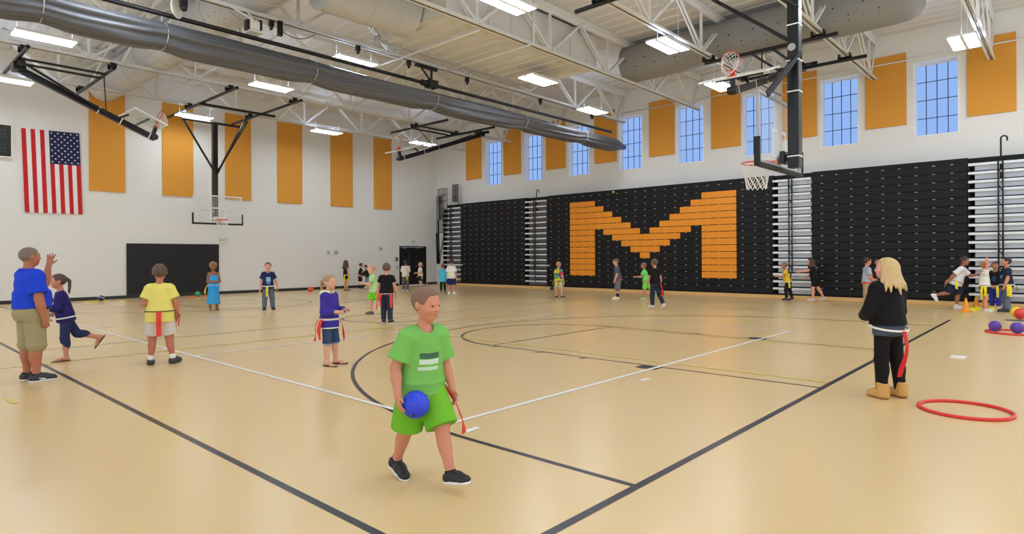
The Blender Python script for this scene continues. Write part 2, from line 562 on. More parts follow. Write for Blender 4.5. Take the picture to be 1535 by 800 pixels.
# ---------------------------------------------------------------- ducts
t = thing('oval_duct', 'dark grey perforated flat oval duct with rounded end above the near window wall', 'duct', (17.7, 6.5, 7.3))
M_dark = mat('duct_dark', (146, 145, 143), .6)
b = MB()
cx, hw, hh, zc = 17.75, .62, .56, 7.82
def oval(s, y):
    pts = []
    for k in range(28):
        a = 2 * math.pi * k / 28
        ca, sa = math.cos(a), math.sin(a)
        pts.append((cx + s * hw * (abs(ca) ** .75) * (1 if ca > 0 else -1), y, zc + s * hh * (abs(sa) ** .9) * (1 if sa > 0 else -1)))
    return pts
secs = [(.05, 2.62), (.5, 2.66), (.8, 2.78), (.95, 2.98), (1, 3.25)] + [(1, 3.25 + k * .8) for k in range(1, 10)] + [(1, 10.9)]
vs = []
for s, y in secs: vs += oval(s, y)
fs = []
for i in range(len(secs) - 1):
    for k in range(28):
        fs.append((i * 28 + k, i * 28 + (k + 1) % 28, (i + 1) * 28 + (k + 1) % 28, (i + 1) * 28 + k))
b.use(M_dark).add(vs, fs)
b.use(mat('hole_dark', (62, 60, 58), .7))
rr = random.Random(3)
for k in range(22):
    y = 3.5 + k * .34
    for (dz, q) in ((-.28, .018), (-.40, .013)) if k % 2 == 0 else ((-.34, .013), (-.05, .022)):
        z = zc + dz; sa = dz / hh
        x = cx - hw * (max(0, 1 - abs(sa) ** 2.2)) ** (.375) - .004
        b.lathe((x, y, z), [(q, -.01), (q, .01)], 8, ax=(1, 0, 0))
b.build('duct_shell', None, t, smooth='auto')

t = thing('spiral_duct', 'long round pale spiral duct running to the end wall left of the first orange panel', 'duct', (6.6, 18, 7.2))
b = MB()
b.use(M_duct).path([(6.62, 8.0, 7.75), (6.62, YW - .3, 7.75)], .52, 36)
for k in range(14):
    b.ring((6.62, 8.4 + k * 1.27, 7.75), (0, 1, 0), .523, .014, 40, 6)
b.use(mat('hole_grey', (96, 94, 92), .7))
for k in range(30):
    for a in (215, 240, 300, 325):
        y = 15.0 + k * .35 + (.17 if a in (240, 300) else 0)
        ca, sa = math.cos(R(a)), math.sin(R(a))
        b.lathe((6.62 + .52 * ca, y, 7.75 + .52 * sa), [(.016, -.006), (.016, .006)], 6, ax=(ca, 0, sa))
b.build('duct_shell', None, t, smooth='auto')

t = thing('round_duct', 'pale round duct running sideways into the box duct above the curtain', 'duct', (8.3, 12.4, 7.0))
b = MB(); b.path([(7.3, 12.35, 7.62), (9.7, 12.35, 7.62)], .60, 36)
for k in range(3): b.ring((7.6 + k * .8, 12.35, 7.62), (1, 0, 0), .602, .014, 40, 6)
b.build('duct_shell', M_duct, t, smooth='auto')

t = thing('box_duct', 'huge pale rectangular box duct with ribbed underside beyond the curtain motor', 'duct', (12.8, 12.2, 7.2))
b = MB(); b.box((9.75, 10.95, 7.28), (15.95, 13.55, 8.3)); 
for k in range(13):
    x = 9.95 + k * .48
    b.box((x, 10.97, 7.235), (x + .11, 13.53, 7.28))
for k in range(7):
    x = 10.3 + k * .85
    b.box((x, 10.92, 7.3), (x + .03, 10.95, 8.28))
b.build('duct_shell', mat('box_pale', (222, 219, 213), .55), t)
b = MB()
b.box((9.62, 13.55, 7.22), (16.0, 13.68, 7.36)); b.build('support_angle', M_duct, t)

b = MB(); b.path([(12.35, 14.0, 7.08), (12.35, 10.5, 7.08), (12.35, 10.45, 7.12), (12.35, 10.45, 8.4)], .028, 8)
tag(b.build('conduit', M_white, smooth=True), 'thin white conduit under the ribbed box duct, turning up at its near edge', 'pipe')
b = MB(); b.path([(10.7, 10.8, 7.08), (10.7, 15.2, 7.08)], .028, 8)
tag(b.build('conduit', M_white, smooth=True), 'thin white conduit crossing under the left end of the box duct', 'pipe')
b = MB(); b.path([(XW - .085, -2, 7.58), (XW - .085, 14.5, 7.58)], .022, 8)
tag(b.build('conduit', M_white, smooth=True), 'thin white conduit running over the windows and orange panels', 'pipe')

# ---------------------------------------------------------------- light fixtures
M_tube = emit('lamp_white', (236, 245, 255), 31.0)
M_upl = emit('added_uplight_glow', (204, 224, 255), 15.0)  # glow added on the unseen lamp tops to brighten the ceiling
M_hous = mat('lamp_housing', (236, 236, 234), .4)
LX = [3.5, 9.35, 14.45, 19.1]
rows = {2.05: 'nearest lamp row', 8.1: 'second row', 13.0: 'row before the curtain', 18.6: 'row just beyond the curtain', 23.7: 'row nearest the end wall'}
LP = []
exact = {(0, 3): (3.47, 18.56), (1, 3): (9.3, 18.7), (1, 2): (9.65, 14.65), (1, 4): (9.23, 24.7), (2, 4): (14.25, 23.7), (3, 4): (18.85, 22.85), (1, 1): (9.68, 8.9),
         (2, 2): (14.53, 12.1), (3, 2): (18.98, 13.2), (2, 1): (14.45, 7.7), (3, 1): (19.05, 8.3), (3, 0): (19.4, 2.05)}
LLAB = {(0, 3): 'long lit lamp under the curtain near the top left corner', (1, 3): 'lit lamp below the curtain, left of the far hoop pipes end',
        (1, 2): 'lit lamp just above the black curtain pipe, left of the box duct', (1, 4): 'lit lamp behind the far hoop frame, beside its mast',
        (2, 4): 'small lit lamp above the end wall, over the gap between fourth and fifth orange panels', (3, 4): 'small lit lamp behind the folded hoop near the far corner',
        (1, 1): 'bright double lamp cut by the top edge, near the middle of the photo', (2, 2): 'lit double lamp under the right end of the ribbed box duct',
        (3, 2): 'lit lamp in front of the orange panel right of the curtain, over the windows', (2, 1): 'bright double lamp in front of the dark oval duct',
        (3, 1): 'lit lamp behind the near folded hoop, above its red rim', (3, 0): 'very bright double lamp at the right, above the last window',
        (0, 4): 'lit lamp at the left edge above the scoreboard'}
ys = list(rows)
for r in range(-1, 5):
    for c in range(4):
        if r >= 0:
            x, y = exact.get((c, r), (LX[c], ys[r]))
        else:
            x, y = LX[c], -2.6
        zl = 6.9
        if (c, r) in ((2, 3), (3, 3)):
            continue
        lab = LLAB.get((c, r), 'lit ceiling lamp above and behind the camera')
        t = thing('ceiling_light', lab, 'ceiling light', (x, y, zl), group='gym lamps')
        b = MB()
        b.box((x - .62, y - .3, zl + .012), (x + .62, y + .3, zl + .05)); b.box((x - .62, y - .035, zl - .012), (x + .62, y + .035, zl + .012))
        b.box((x - .62, y - .305, zl - .02), (x + .62, y - .285, zl + .05)); b.box((x - .62, y + .285, zl - .02), (x + .62, y + .305, zl + .05))
        b.box((x - .35, y - .12, zl + .05), (x + .35, y + .12, zl + .1))
        b.build('housing', M_hous, t)
        for s in (-1, 1):
            b = MB(); b.box((x - .6, y + s * .16 - .115, zl - .012), (x + .6, y + s * .16 + .115, zl + .008)); b.build('diffuser', M_tube, t)
        for s in (-1, 1):
            b = MB(); b.box((x + s * .49 - .11, y - .28, zl + .0505), (x + s * .49 + .11, y + .28, zl + .056)); b.build('added_uplight_strip', M_upl if (c, r) != (2, 2) else M_hous, t)  # added strips on top of the housing, lighting the roof deck
        for s in (-1, 1):
            b = MB(); b.tube((x + s * .55, y, zl + .05), (x + s * .55, y, 7.235 if (c, r) == (2, 2) else ZD), .006, 6); b.build('hanger_wire', M_steel, t)

# ---------------------------------------------------------------- divider curtain
CY = 14.1
t = thing('divider_curtain', 'rolled up grey vinyl divider curtain slung across the whole gym below the trusses', 'divider curtain', (9, CY, 6.0))
M_cur = mat('curtain_vinyl', (92, 94, 99), .45, var=.12, bscale=1.6)
strapx = [-1.0, 0.75, 2.55, 4.62, 8.0, 11.9, 15.9, 19.4]
NXC, NK = 260, 72
xa, xb = -2.5, 22.45
vs = []
for i in range(NXC + 1):
    x = xa + (xb - xa) * i / NXC
    ds = min(abs(x - s) for s in strapx)
    pin = math.exp(-(ds / .35) ** 2)
    end = min(1, max(0.10, (xb - x) / .8))
    taper = 1.0 - .12 * max(0, (x - 4) / 17)
    for k in range(NK):
        a = 2 * math.pi * k / NK
        ry, rz = .36 * taper, .29 * taper
        fold = 1 + .09 * math.sin(5 * a + .9 * math.sin(x * .7)) + .06 * math.sin(9 * a + .8 * x + .6 * math.sin(x * 1.3)) + .03 * math.sin(14 * a + 1.5 * x)
        q = fold * (1 - .10 * pin) * (.35 + .65 * end)
        sag = -.04 * (1 - pin)
        vs.append((x, CY + ry * q * math.cos(a) - .05, 6.13 + sag + rz * q * math.sin(a)))
fs = []
for i in range(NXC):
    for k in range(NK):
        fs.append((i * NK + k, i * NK + (k + 1) % NK, (i + 1) * NK + (k + 1) % NK, (i + 1) * NK + k))
fs.append(tuple(range(NK))); fs.append(tuple(NXC * NK + k for k in range(NK)))
b = MB(); b.add(vs, fs); b.build('curtain_roll', M_cur, t, smooth=True)
b = MB(); b.path([(-2.5, CY, 6.62), (21.6, CY, 6.62)], .05, 12); b.build('drum_pipe', M_black, t, smooth=True)
M_strap = mat('strap_pale', (206, 204, 200), .6)
for s in strapx:
    b = MB()
    pts = []
    for k in range(18):
        a = R(90 + 360 * k / 17.0)
        pts.append((s, CY - .05 + .335 * math.cos(a), 6.13 + .275 * math.sin(a)))
    b.path(pts, .007, 6); b.path([(s, CY, 6.40), (s, CY, 6.7)], .014, 6)
    b.build('strap', M_strap, t, smooth=True)
for s in (4.0, 7.0, 9.4, 11.1, 13.4, 17.0, 20.2):
    b = MB(); b.box((s - .05, CY - .06, 7.0), (s + .05, CY + .04, 7.14)); b.lathe((s, CY, 6.98), [(.05, -.03), (.07, 0), (.05, .03)], 12, ax=(1, 0, 0)); b.build('hanger_clamp', M_black, t)
    b = MB(); b.tube((s - .04, CY, 7.0), (s - .04, CY, 6.62), .006, 6); b.tube((s + .04, CY, 7.0), (s + .04, CY, 6.62), .006, 6); b.build('hanger_wire', M_steel, t)
b = MB()
b.bar((11.95, CY, 7.1), (11.95, CY, 6.68), .05, .05); b.bar((11.5, CY, 7.1), (11.9, CY, 6.75), .04, .04); b.box((11.35, CY - .05, 7.05), (12.15, CY + .05, 7.12))
b.build('motor_bracket', M_black, t)
b = MB(); b.box((11.78, CY - .13, 6.52), (12.12, CY + .13, 6.74)); b.lathe((11.78, CY, 6.62), [(.09, -.22), (.09, 0)], 16, ax=(1, 0, 0))
b.build('drive_motor', M_soft, t, bevel=.01)

# small things hung on the trusses
t = thing('pulley_plate', 'white oval plate with black pulley under the truss near the top left', 'pulley', (4.84, 13.9, 6.7))
b = MB(); b.lathe((4.76, 13.66, 6.66), [(.0, -.02), (.19, -.018), (.21, 0), (.19, .018), (.0, .02)], 28, ax=(.62, -.78, 0)); b.build('plate', M_white, t, smooth='auto')
b = MB(); b.box((4.78, 13.46, 6.66), (4.90, 13.58, 6.84)); b.lathe((4.84, 13.51, 6.64), [(.05, -.05), (.07, 0), (.05, .05)], 12, ax=(1, 0, 0)); b.bar((4.80, 13.56, 6.84), (4.92, 14.0, 7.18), .04, .04); b.bar((4.87, 13.51, 6.82), (5.0, 13.46, 6.9), .03, .03); b.build('pulley_block', M_black, t)
t = thing('speaker_box', 'white box with two black ends hung from the curtain truss', 'speaker', (6.38, 14.0, 6.6))
b = MB(); b.box((6.27, 13.60, 6.64), (6.49, 13.80, 6.84)); b.box((6.25, 13.56, 6.58), (6.56, 13.84, 6.62)); b.box((6.28, 13.65, 6.62), (6.32, 13.75, 6.64)); b.build('body', M_white, t, bevel=.008)
for x, dz in ((6.20, 0), (6.49, .06)):
    b = MB(); b.box((x, 13.62, 6.62 + dz), (x + .07, 13.78, 6.84 + dz)); b.build('horn', M_black, t, bevel=.01)
b = MB(); b.bar((6.40, 13.7, 6.84), (6.40, 14.02, 7.18), .03, .03); b.bar((6.4, 13.72, 6.88), (5.95, 14.0, 7.18), .03, .03); b.build('bracket', M_steel, t)
t = thing('power_cable', 'thin black cable looping from a small black box to a curtain hanger', 'cable', (7.6, 14.0, 7.0))
b = MB(); b.path([(7.15 + .95 * k / 14, 14.0, 6.95 + .12 * k / 14 - .16 * math.sin(math.pi * k / 14)) for k in range(15)], .01, 6); b.build('cable', M_black, t)
b = MB(); b.box((7.12, 13.95, 6.80), (7.22, 14.05, 7.15)); b.build('plug_box', M_black, t)
# ================================================================== BASKETBALL HOOPS
M_gl = glass('backboard_glass')
M_rim = mat('rim_orange', (226, 82, 48), .4)
M_net = mat('net_white', (236, 235, 232), .8)
M_pole = mat('hoop_black', (15, 15, 18), .3)
M_alu = mat('backboard_alu', (170, 172, 176), .35, metal=.3)
M_edge = mat('backboard_white', (240, 240, 238), .5)

class Frame:
    """local hoop frame: r = across the board, f = the way the board faces, u = up the board; o = board bottom centre"""
    def __init__(s, o, r, f, u):
        s.o = Vector(o); s.r = Vector(r).normalized(); s.f = Vector(f).normalized(); s.u = Vector(u).normalized()
    def __call__(s, a, bb, c):
        return tuple(s.o + s.r * a + s.f * bb + s.u * c)
    def box(s, m, lo, hi):
        P = [s(x, y, z) for z in (lo[2], hi[2]) for x, y in ((lo[0], lo[1]), (hi[0], lo[1]), (hi[0], hi[1]), (lo[0], hi[1]))]
        m.add(P, [(0,3,2,1),(4,5,6,7),(0,1,5,4),(1,2,6,5),(2,3,7,6),(3,0,4,7)])

def make_board(t, F, w=1.83, h=1.07, pad=True, target=True, net=True, fm=None):
    b = MB(); F.box(b, (-w/2 + .04, -.008, .04), (w/2 - .04, .008, h - .03)); g = b.build('backboard_glass', M_gl, t)
    b = MB()
    e = .045
    F.box(b, (-w/2, -.03, 0), (w/2, .014, e)); F.box(b, (-w/2, -.03, h - e), (w/2, .014, h))
    F.box(b, (-w/2, -.03, e), (-w/2 + e, .014, h - e)); F.box(b, (w/2 - e, -.03, e), (w/2, .014, h - e))
    b.build('backboard_frame', fm or M_alu, t, bevel=.005)
    if target:
        b = MB()
        for lo, hi in (((-.3, .0085, .15), (.3, .0105, .2)), ((-.3, .0085, .56), (.3, .0105, .61)), ((-.3, .0085, .2), (-.25, .0105, .56)), ((.25, .0085, .2), (.3, .0105, .56))):
            F.box(b, lo, hi)
        b.build('target_square', M_edge, t)
    if pad:
        b = MB()
        F.box(b, (-w/2 - .03, -.05, -.05), (w/2 + .03, .04, .015))
        F.box(b, (-w/2 - .035, -.05, -.05), (-w/2 + .012, .04, .38)); F.box(b, (w/2 - .012, -.05, -.05), (w/2 + .035, .04, .38))
        b.build('bottom_padding', M_soft, t, bevel=.012)
    # rim: bracket, ring, net
    RZ, RF, RR = .13, .37, .228
    b = MB()
    c = F(0, RF, RZ)
    b.ring(c, F.u, RR, .012, 44, 8)
    F.box(b, (-.09, .012, RZ - .14), (.09, .03, RZ + .04))
    F.box(b, (-.07, .03, RZ - .025), (.07, RF - RR + .03, RZ + .006))
    b.bar(F(-.08, .03, RZ - .1), F(-.1, RF - RR + .04, RZ - .01), .015, .015); b.bar(F(.08, .03, RZ - .1), F(.1, RF - RR + .04, RZ - .01), .015, .015)
    rim = b.build('rim', M_rim, t, smooth='auto')
    return rim, RZ, RF, RR

def make_net(rim, F, RZ, RF, RR, down, L=.42, r=.006):
    """diamond mesh net hanging in world direction `down` from the ring"""
    b = MB()
    n = 12
    dn = Vector(down).normalized()
    c0 = Vector(F(0, RF, RZ))
    def pt(i, k):
        # k rows 0..5, alternate offset
        a = 2 * math.pi * (i + (.5 if k % 2 else 0)) / n
        q = k / 5
        rad = RR * (1 - .45 * q + .1 * q * q)
        p = c0 + F.r * (math.cos(a) * rad) + F.f * (math.sin(a) * rad)
        return p + dn * (L * q)
    for k in range(5):
        for i in range(n):
            p = pt(i, k)
            if k % 2 == 0:
                q1, q2 = pt(i - 1, k + 1), pt(i, k + 1)
            else:
                q1, q2 = pt(i, k + 1), pt(i + 1, k + 1)
            b.tube(p, q1, r, 5); b.tube(p, q2, r, 5)
    o = b.build('net', M_net, rim)
    return o

def clamp_pipe(t, a, bb, r=.05):
    b = MB(); b.path([a, bb], r, 12); b.build('ceiling_pipe', M_pole, t, smooth='auto')
    ys = [y for y in TY if min(a[1], bb[1]) - .01 <= y <= max(a[1], bb[1]) + .01]
    for y in ys or [(a[1] + bb[1]) / 2]:
        b = MB(); b.box((a[0] - .08, y - .16, a[2] + .03), (a[0] + .08, y - .12, a[2] + .17)); b.box((a[0] - .08, y + .12, a[2] + .03), (a[0] + .08, y + .16, a[2] + .17)); b.box((a[0] - .03, y - .18, a[2] + .05), (a[0] + .03, y + .18, a[2] + .09))
        b.build('beam_clamp', M_pole, t)

# ---- near hoop, seen from behind its glass, hung over the near baseline
HX1, BY = 10.03, 3.42
t = thing('basketball_hoop', 'near basketball hoop on a thick black post, seen from behind its glass', 'basketball hoop', (HX1, BY - .4, 2.9), group='basketball hoops')
F = Frame((HX1, BY, 2.86), (-1, 0, 0), (0, 1, 0), (0, 0, 1))
rim, *q = make_board(t, F, 1.9)
make_net(rim, F, *q, (0, 0, -1))
b = MB(); b.box((HX1 - .085, BY - .31, 2.85), (HX1 + .085, BY - .14, 8.0)); b.build('mast', M_pole, t, bevel=.01)
for z in (3.02, 4.02, 4.5, 5.05, 6.0):
    b = MB()
    b.box((HX1 - .09, BY - .315, z), (HX1 + .09, BY - .135, z + .018)); b.build('mast_band', M_edge, t)
b = MB(); b.bar((HX1, BY - .15, 3.02), (HX1, BY - .02, 3.02), .1, .1); b.box((HX1 - .12, BY - .1, 2.93), (HX1 + .12, BY - .03, 3.12)); b.build('lower_bracket', M_pole, t, bevel=.008)
b = MB(); b.bar((HX1, BY - .3, 4.62), (HX1 - .62, BY - .02, 3.9), .07, .07); b.bar((HX1, BY - .3, 4.62), (HX1 + .62, BY - .02, 3.9), .07, .07); b.build('upper_arms', M_pole, t)
b = MB()
b.bar((HX1 + .09, BY - .3, 4.72), (HX1 + .09, 5.4, 6.55), .035, .05); b.bar((HX1 - .09, BY - .3, 4.72), (HX1 - .09, 5.4, 6.55), .035, .05)
b.bar((HX1, 5.3, 6.45), (HX1, 6.4, 7.1), .05, .05)
b.build('fold_brace', M_pole, t)
b = MB(); b.lathe((HX1 - .12, BY - .22, 4.7), [(.06, 0), (.06, .24)], 14, ax=(1, 0, 0)); b.build('brace_joint', M_chrome, t)
b = MB(); b.bar((HX1 - .05, BY - .3, 5.3), (HX1 - 1.2, 5.0, 7.05), .04, .04); b.bar((HX1 + .05, BY - .3, 5.3), (HX1 + 1.2, 5.0, 7.05), .04, .04); b.build('side_braces', M_pole, t)
clamp_pipe(t, (11.28, 4.2, 7.02), (11.28, 8.3, 7.02))
clamp_pipe(t, (8.8, 4.2, 7.02), (8.8, 8.3, 7.02))
b = MB(); b.path([(8.7, BY - .3, 7.0), (11.4, BY - .3, 7.0)], .045, 10); b.build('head_pipe', M_pole, t, smooth='auto')

# ---- far hoop on the end wall side
HX2, BY2 = 9.93, 24.35
t = thing('basketball_hoop', 'far basketball hoop with clear backboard before the end wall', 'basketball hoop', (HX2, BY2 + .3, 2.8), group='basketball hoops')
F = Frame((HX2, BY2, 2.84), (1, 0, 0), (0, -1, 0), (0, 0, 1))
rim, *q = make_board(t, F, 1.83, 1.07, fm=M_edge)
make_net(rim, F, *q, (0, 0, -1))
b = MB(); b.box((HX2 - .09, BY2 + .2, 2.95), (HX2 + .09, BY2 + .38, 6.75)); b.build('mast', M_pole, t, bevel=.01)
b = MB(); b.bar((HX2, BY2 + .25, 3.3), (HX2 - .6, BY2 + .02, 3.35), .05, .05); b.bar((HX2, BY2 + .25, 3.3), (HX2 + .6, BY2 + .02, 3.35), .05, .05); b.box((HX2 - .1, BY2 + .03, 2.9), (HX2 + .1, BY2 + .22, 3.1)); b.build('lower_bracket', M_edge, t)
b = MB(); b.bar((HX2 - .07, BY2 + .29, 4.95), (HX2 - 1.15, BY2 + .29, 6.72), .06, .06); b.bar((HX2 + .07, BY2 + .29, 4.75), (HX2 + 1.02, BY2 + .29, 6.75), .06, .06); b.build('side_braces', M_pole, t)
b = MB(); b.bar((HX2 + .05, BY2 + .3, 4.7), (HX2 + .35, BY2 - 1.7, 6.7), .05, .05); b.bar((HX2 + .12, BY2 + .3, 4.9), (HX2 + .62, BY2 - 1.2, 6.7), .05, .05); b.build('fold_brace', M_pole, t)
b = MB(); b.path([(HX2 - 1.2, BY2 + .29, 6.74), (HX2 + 1.15, BY2 + .29, 6.74)], .05, 10); b.build('head_pipe', M_pole, t, smooth='auto')
b = MB(); b.path([(HX2 - 1.3, BY2 - 1.6, 6.95), (HX2 + 1.5, BY2 - 1.6, 6.95)], .05, 10); b.build('head_pipe', M_pole, t, smooth='auto')
clamp_pipe(t, (HX2 - 1.15, 20.0, 7.02), (HX2 - 1.15, 26.2, 7.02))
clamp_pipe(t, (HX2 + 1.1, 20.0, 7.02), (HX2 + 1.1, 25.6, 7.02))

# ---- four side hoops folded up to the roof (three show, of the fourth only the tip)
def folded(label, pivot, tip, yc, pipes, side, fan=True):
    """pivot/tip: (x, z) of the two ends of the swung-up mast in the plane y = yc; side +1 board faces up"""
    t = thing('basketball_hoop', label, 'basketball hoop', (pivot[0], yc, pivot[1]), group='basketball hoops')
    P = Vector((pivot[0], yc, pivot[1])); T = Vector((tip[0], yc, tip[1]))
    d = (T - P).normalized()                       # along the mast, towards its foot
    nrm = Vector((0, 1, 0)).cross(d).normalized()
    if nrm.z < 0: nrm = -nrm
    b = MB(); b.bar(P, T, .15, .17, up=nrm); b.build('mast', M_pole, t, bevel=.008)
    L = (T - P).length
    for q in (.55, .72, .95):
        b = MB(); b.bar(P + d * (L * q), P + d * (L * q + .03), .16, .18, up=nrm); b.build('mast_band', M_edge, t)
    o = T + nrm * .34 - d * .02
    F = Frame(o, (0, 1, 0), nrm, -d)
    rim, *qq = make_board(t, F, 1.7, .98, pad=False, target=True, fm=M_edge)
    make_net(rim, F, *qq, (d * .75 + Vector((0, 0, -1)) * .6), L=.3)
    b = MB()
    b.bar(T + nrm * .05 - d * .08, T + nrm * .32 - d * .1, .1, .1); b.bar(P + d * (L - 1.15), T + nrm * .3 - d * .9, .05, .05)
    b.bar(T + nrm * .28 - d * .5 + Vector((0, -.6, 0)), T + nrm * .28 - d * .5 + Vector((0, .6, 0)), .05, .05)
    b.build('board_arms', M_pole, t)
    b = MB(); b.lathe(T - d * .02 + Vector((0, -.11, .03)), [(.1, 0), (.1, .22)], 16, ax=(0, 1, 0)); b.build('mast_foot', M_pole, t)
    b = MB(); b.bar(P + Vector((0, -.45, .1)), P + d * (L * .62) + Vector((0, -.06, 0)), .05, .05); b.bar(P + Vector((0, .45, .1)), P + d * (L * .62) + Vector((0, .06, 0)), .05, .05); b.build('side_braces', M_pole, t)
    hp = MB(); hp.path([P + Vector((0, -.55, .08)), P + Vector((0, .55, .08))], .07, 12); hp.box(tuple(P + Vector((-.14, -.2, -.06))), tuple(P + Vector((.14, .2, .16)))); hp.build('pivot_head', M_pole, t, smooth='auto')
    for (px, ya, yb, pz) in pipes:
        clamp_pipe(t, (px, ya, pz), (px, yb, pz))
    xs = [p[0] for p in pipes]
    zs = pipes[0][3]
    b = MB()
    for s in (-.28, .28):
        b.path([(min(xs), yc + s, zs - .03), (max(xs), yc + s, zs - .03)], .035, 8)
    b.build('cross_pipe', M_pole, t, smooth='auto')
    b = MB()
    x2 = xs[0] if abs(xs[0] - tip[0]) < abs(xs[-1] - tip[0]) else xs[-1]
    b.path([(x2, yc, zs), P + d * (L * .6) + nrm * .1], .018, 6)
    b.build('hoist_cable', M_pole, t)
    b = MB(); b.path([P, (pivot[0], yc, zs + .1)], .04, 8); b.build('pivot_strut', M_pole, t)
    return t
folded('folded up basketball hoop before the orange panel next to the flag', (3.4, 6.72), (6.78, 5.28), 21.4, [(3.36, 19.9, 23.2, 6.98), (5.42, 20.4, 24.3, 6.98)], 1)
folded('folded up basketball hoop near the far corner, high over the black door', (20.2, 7.15), (15.55, 5.52), 20.4, [(16.5, 18.5, 22.2, 6.98), (18.78, 18.1, 21.8, 6.98)], 1)
folded('folded up basketball hoop with red rim just left of the near hoop post', (19.6, 7.1), (14.75, 5.5), 6.15, [(16.72, 4.3, 7.75, 6.98), (19.15, 4.2, 7.7, 6.98)], 1)
folded('folded up basketball hoop showing only its black mast tip at the top middle', (1.9, 7.1), (6.15, 5.42), 6.2, [(2.1, 4.3, 7.8, 6.98), (4.4, 4.3, 7.8, 6.98)], 1)
# ================================================================== BLEACHERS
M_seat = mat('bleacher_black', (23, 23, 26), .5, spec=.25)
M_gap = mat('bleacher_gap', (9, 9, 10), .8)
M_brk = mat('bracket_pale', (206, 204, 198), .4)
M_let = mat('letter_orange', (240, 148, 22), .5)
M_kick = mat('kick_board', (226, 184, 120), .5)
M_step = mat('aisle_aluminium', (226, 231, 238), .35, metal=.15)  # aluminium, with the windows' bluish reflection put into its colour
M_rlit = mat('aisle_riser_lit', (222, 229, 240), .4, metal=.1)  # bright copy of the riser, window light put into the colour
M_rdim = mat('aisle_riser_dim', (112, 112, 114), .5)  # dim copy of the same riser, weaker light put into the colour
RZ0, RH, NR = .166, .247, 16
MY0 = 16.47; U = .4394
MPAT = [[(0,3),(14,17)], [(0,4),(13,17)], [(0,5),(12,17)], [(0,6),(11,17)], [(0,7),(10,17)], [(0,3),(4,8),(9,13),(14,17)],
        [(0,3),(5,12),(14,17)], [(0,3),(6,11),(14,17)], [(0,3),(7,10),(14,17)], [(0,3),(8,9),(14,17)], [(0,3),(14,17)], [(0,3),(14,17)], [(0,3),(14,17)]]
def bank(y0, y1, label, letter=False):
    t = thing('bleacher_bank', label, 'bleachers', (XB + .4, (y0 + y1) / 2, 0), group='folded bleacher banks')
    b = MB(); b.box((XB + .03, y0, .02), (XW - .01, y1, RZ0 + RH * NR)); b.build('carcass', M_gap, t)
    b = MB(); b.box((XB - .02, y0, .005), (XB + .03, y1, .135)); b.build('kickboard', M_kick, t, bevel=.004)
    for i in range(NR):
        z = RZ0 + RH * i
        xo = XB + .0012 * i
        b = MB()
        b.use(M_seat).box((xo - .012, y0 + .004, z + .028), (xo + .05, y1 - .004, z + RH - .022))
        b.box((xo + .0, y0 + .004, z + RH - .022), (xo + .05, y1 - .004, z + RH - .008))
        b.use(M_brk)
        k0 = math.ceil((MY0 - y1) / U - .5); k1 = math.floor((MY0 - y0) / U - .5)
        for k in range(k0, k1 + 1):
            yy = MY0 - (k + .5) * U
            if letter and 3 <= i + 0 <= 15:
                pass
            b.box((xo - .02, yy - .034, z + RH - .011), (xo + .012, yy + .034, z + RH + .003))
        b.build('seat_row', None, t)
    if letter:
        for i, row in enumerate(MPAT):
            z = RZ0 + RH * (14 - i)
            for k0, k1 in row:
                b = MB(); b.box((XB - .026, MY0 - k1 * U, z + .016), (XB - .006, MY0 - k0 * U, z + RH - .006)); b.build('letter_panel', M_let, t)
    b = MB(); b.box((XB + .10, y0, RZ0 + RH * NR), (XW - .02, y1, RZ0 + RH * NR + .16)); b.build('top_fascia', M_seat, t)
    return t
bank(19.14, 23.56, 'black folded bleacher bank nearest the far corner')
bank(7.74, 17.81, 'long black folded bleacher bank with the big orange letter M', True)
bank(2.26, 6.46, 'black folded bleacher bank at the right, behind the blonde girl')

def aisle(y0, y1, label, hook, dim=False):
    t = thing('bleacher_aisle', label, 'bleachers', (XB + .4, (y0 + y1) / 2, 0), group='silver bleacher aisles')
    b = MB(); b.box((XB + .28, y0 + .01, .02), (XW - .01, y1 - .01, RZ0 + RH * NR + .16)); b.box((XB + .02, y1 - .05, .02), (XB + .28, y1 - .01, RZ0 + RH * NR)); b.build('carcass', M_gap, t)
    b = MB(); b.box((XB - .02, y0 + .01, .005), (XB + .03, y1 - .01, .135)); b.build('kickboard', M_kick, t, bevel=.004)
    for i in range(NR):
        z = RZ0 + RH * i
        b = MB()
        b.use(M_step).box((XB - .02, y0 + .02, z + .155), (XB + .30, y1 - .02, z + .225))
        b.use(M_rdim if dim else M_rlit).box((XB + .12, y0 + .02, z + .02), (XB + .14, y1 - .16, z + .155))
        b.use(M_gap).box((XB + .02, y0 + .02, z - .02), (XB + .28, y1 - .02, z + .01))
        b.build('step_row', None, t)
    b = MB()
    ym = (y0 + y1) / 2 + .02
    for dy in (-.05, .05):
        b.path([(XB - .06, ym + dy, .9), (XB - .06, ym + dy, RZ0 + RH * NR)], .02, 8)
    for k in range(7):
        z = 1.0 + .45 * k
        b.path([(XB - .06, ym - .05, z), (XB - .06, ym + .05, z + .2)], .012, 6)
    b.path([(XB - .02, ym, .3), (XB - .06, ym, .9)], .02, 8)
    zt = RZ0 + RH * NR
    hk = [(XB + .1, ym, zt - .6), (XB + .1, ym, zt + hook)]
    for k in range(1, 9):
        a = math.pi * k / 8
        hk.append((XB + .1, ym - .07 + .07 * math.cos(a), zt + hook + .07 * math.sin(a)))
    hk.append((XB + .1, ym - .14, zt + hook - .08))
    b.path(hk, .022, 8)
    b.build('handrail', M_black, t, smooth=True)
    b = MB(); b.box((XB - .06, y0 - .18, 1.06), (XB - .03, y0 + .02, 1.12)); b.box((XB - .03, y0 + .012, 1.07), (XB + .02, y0 + .02, 1.11)); b.build('rail_socket', M_brk, t)
    return t
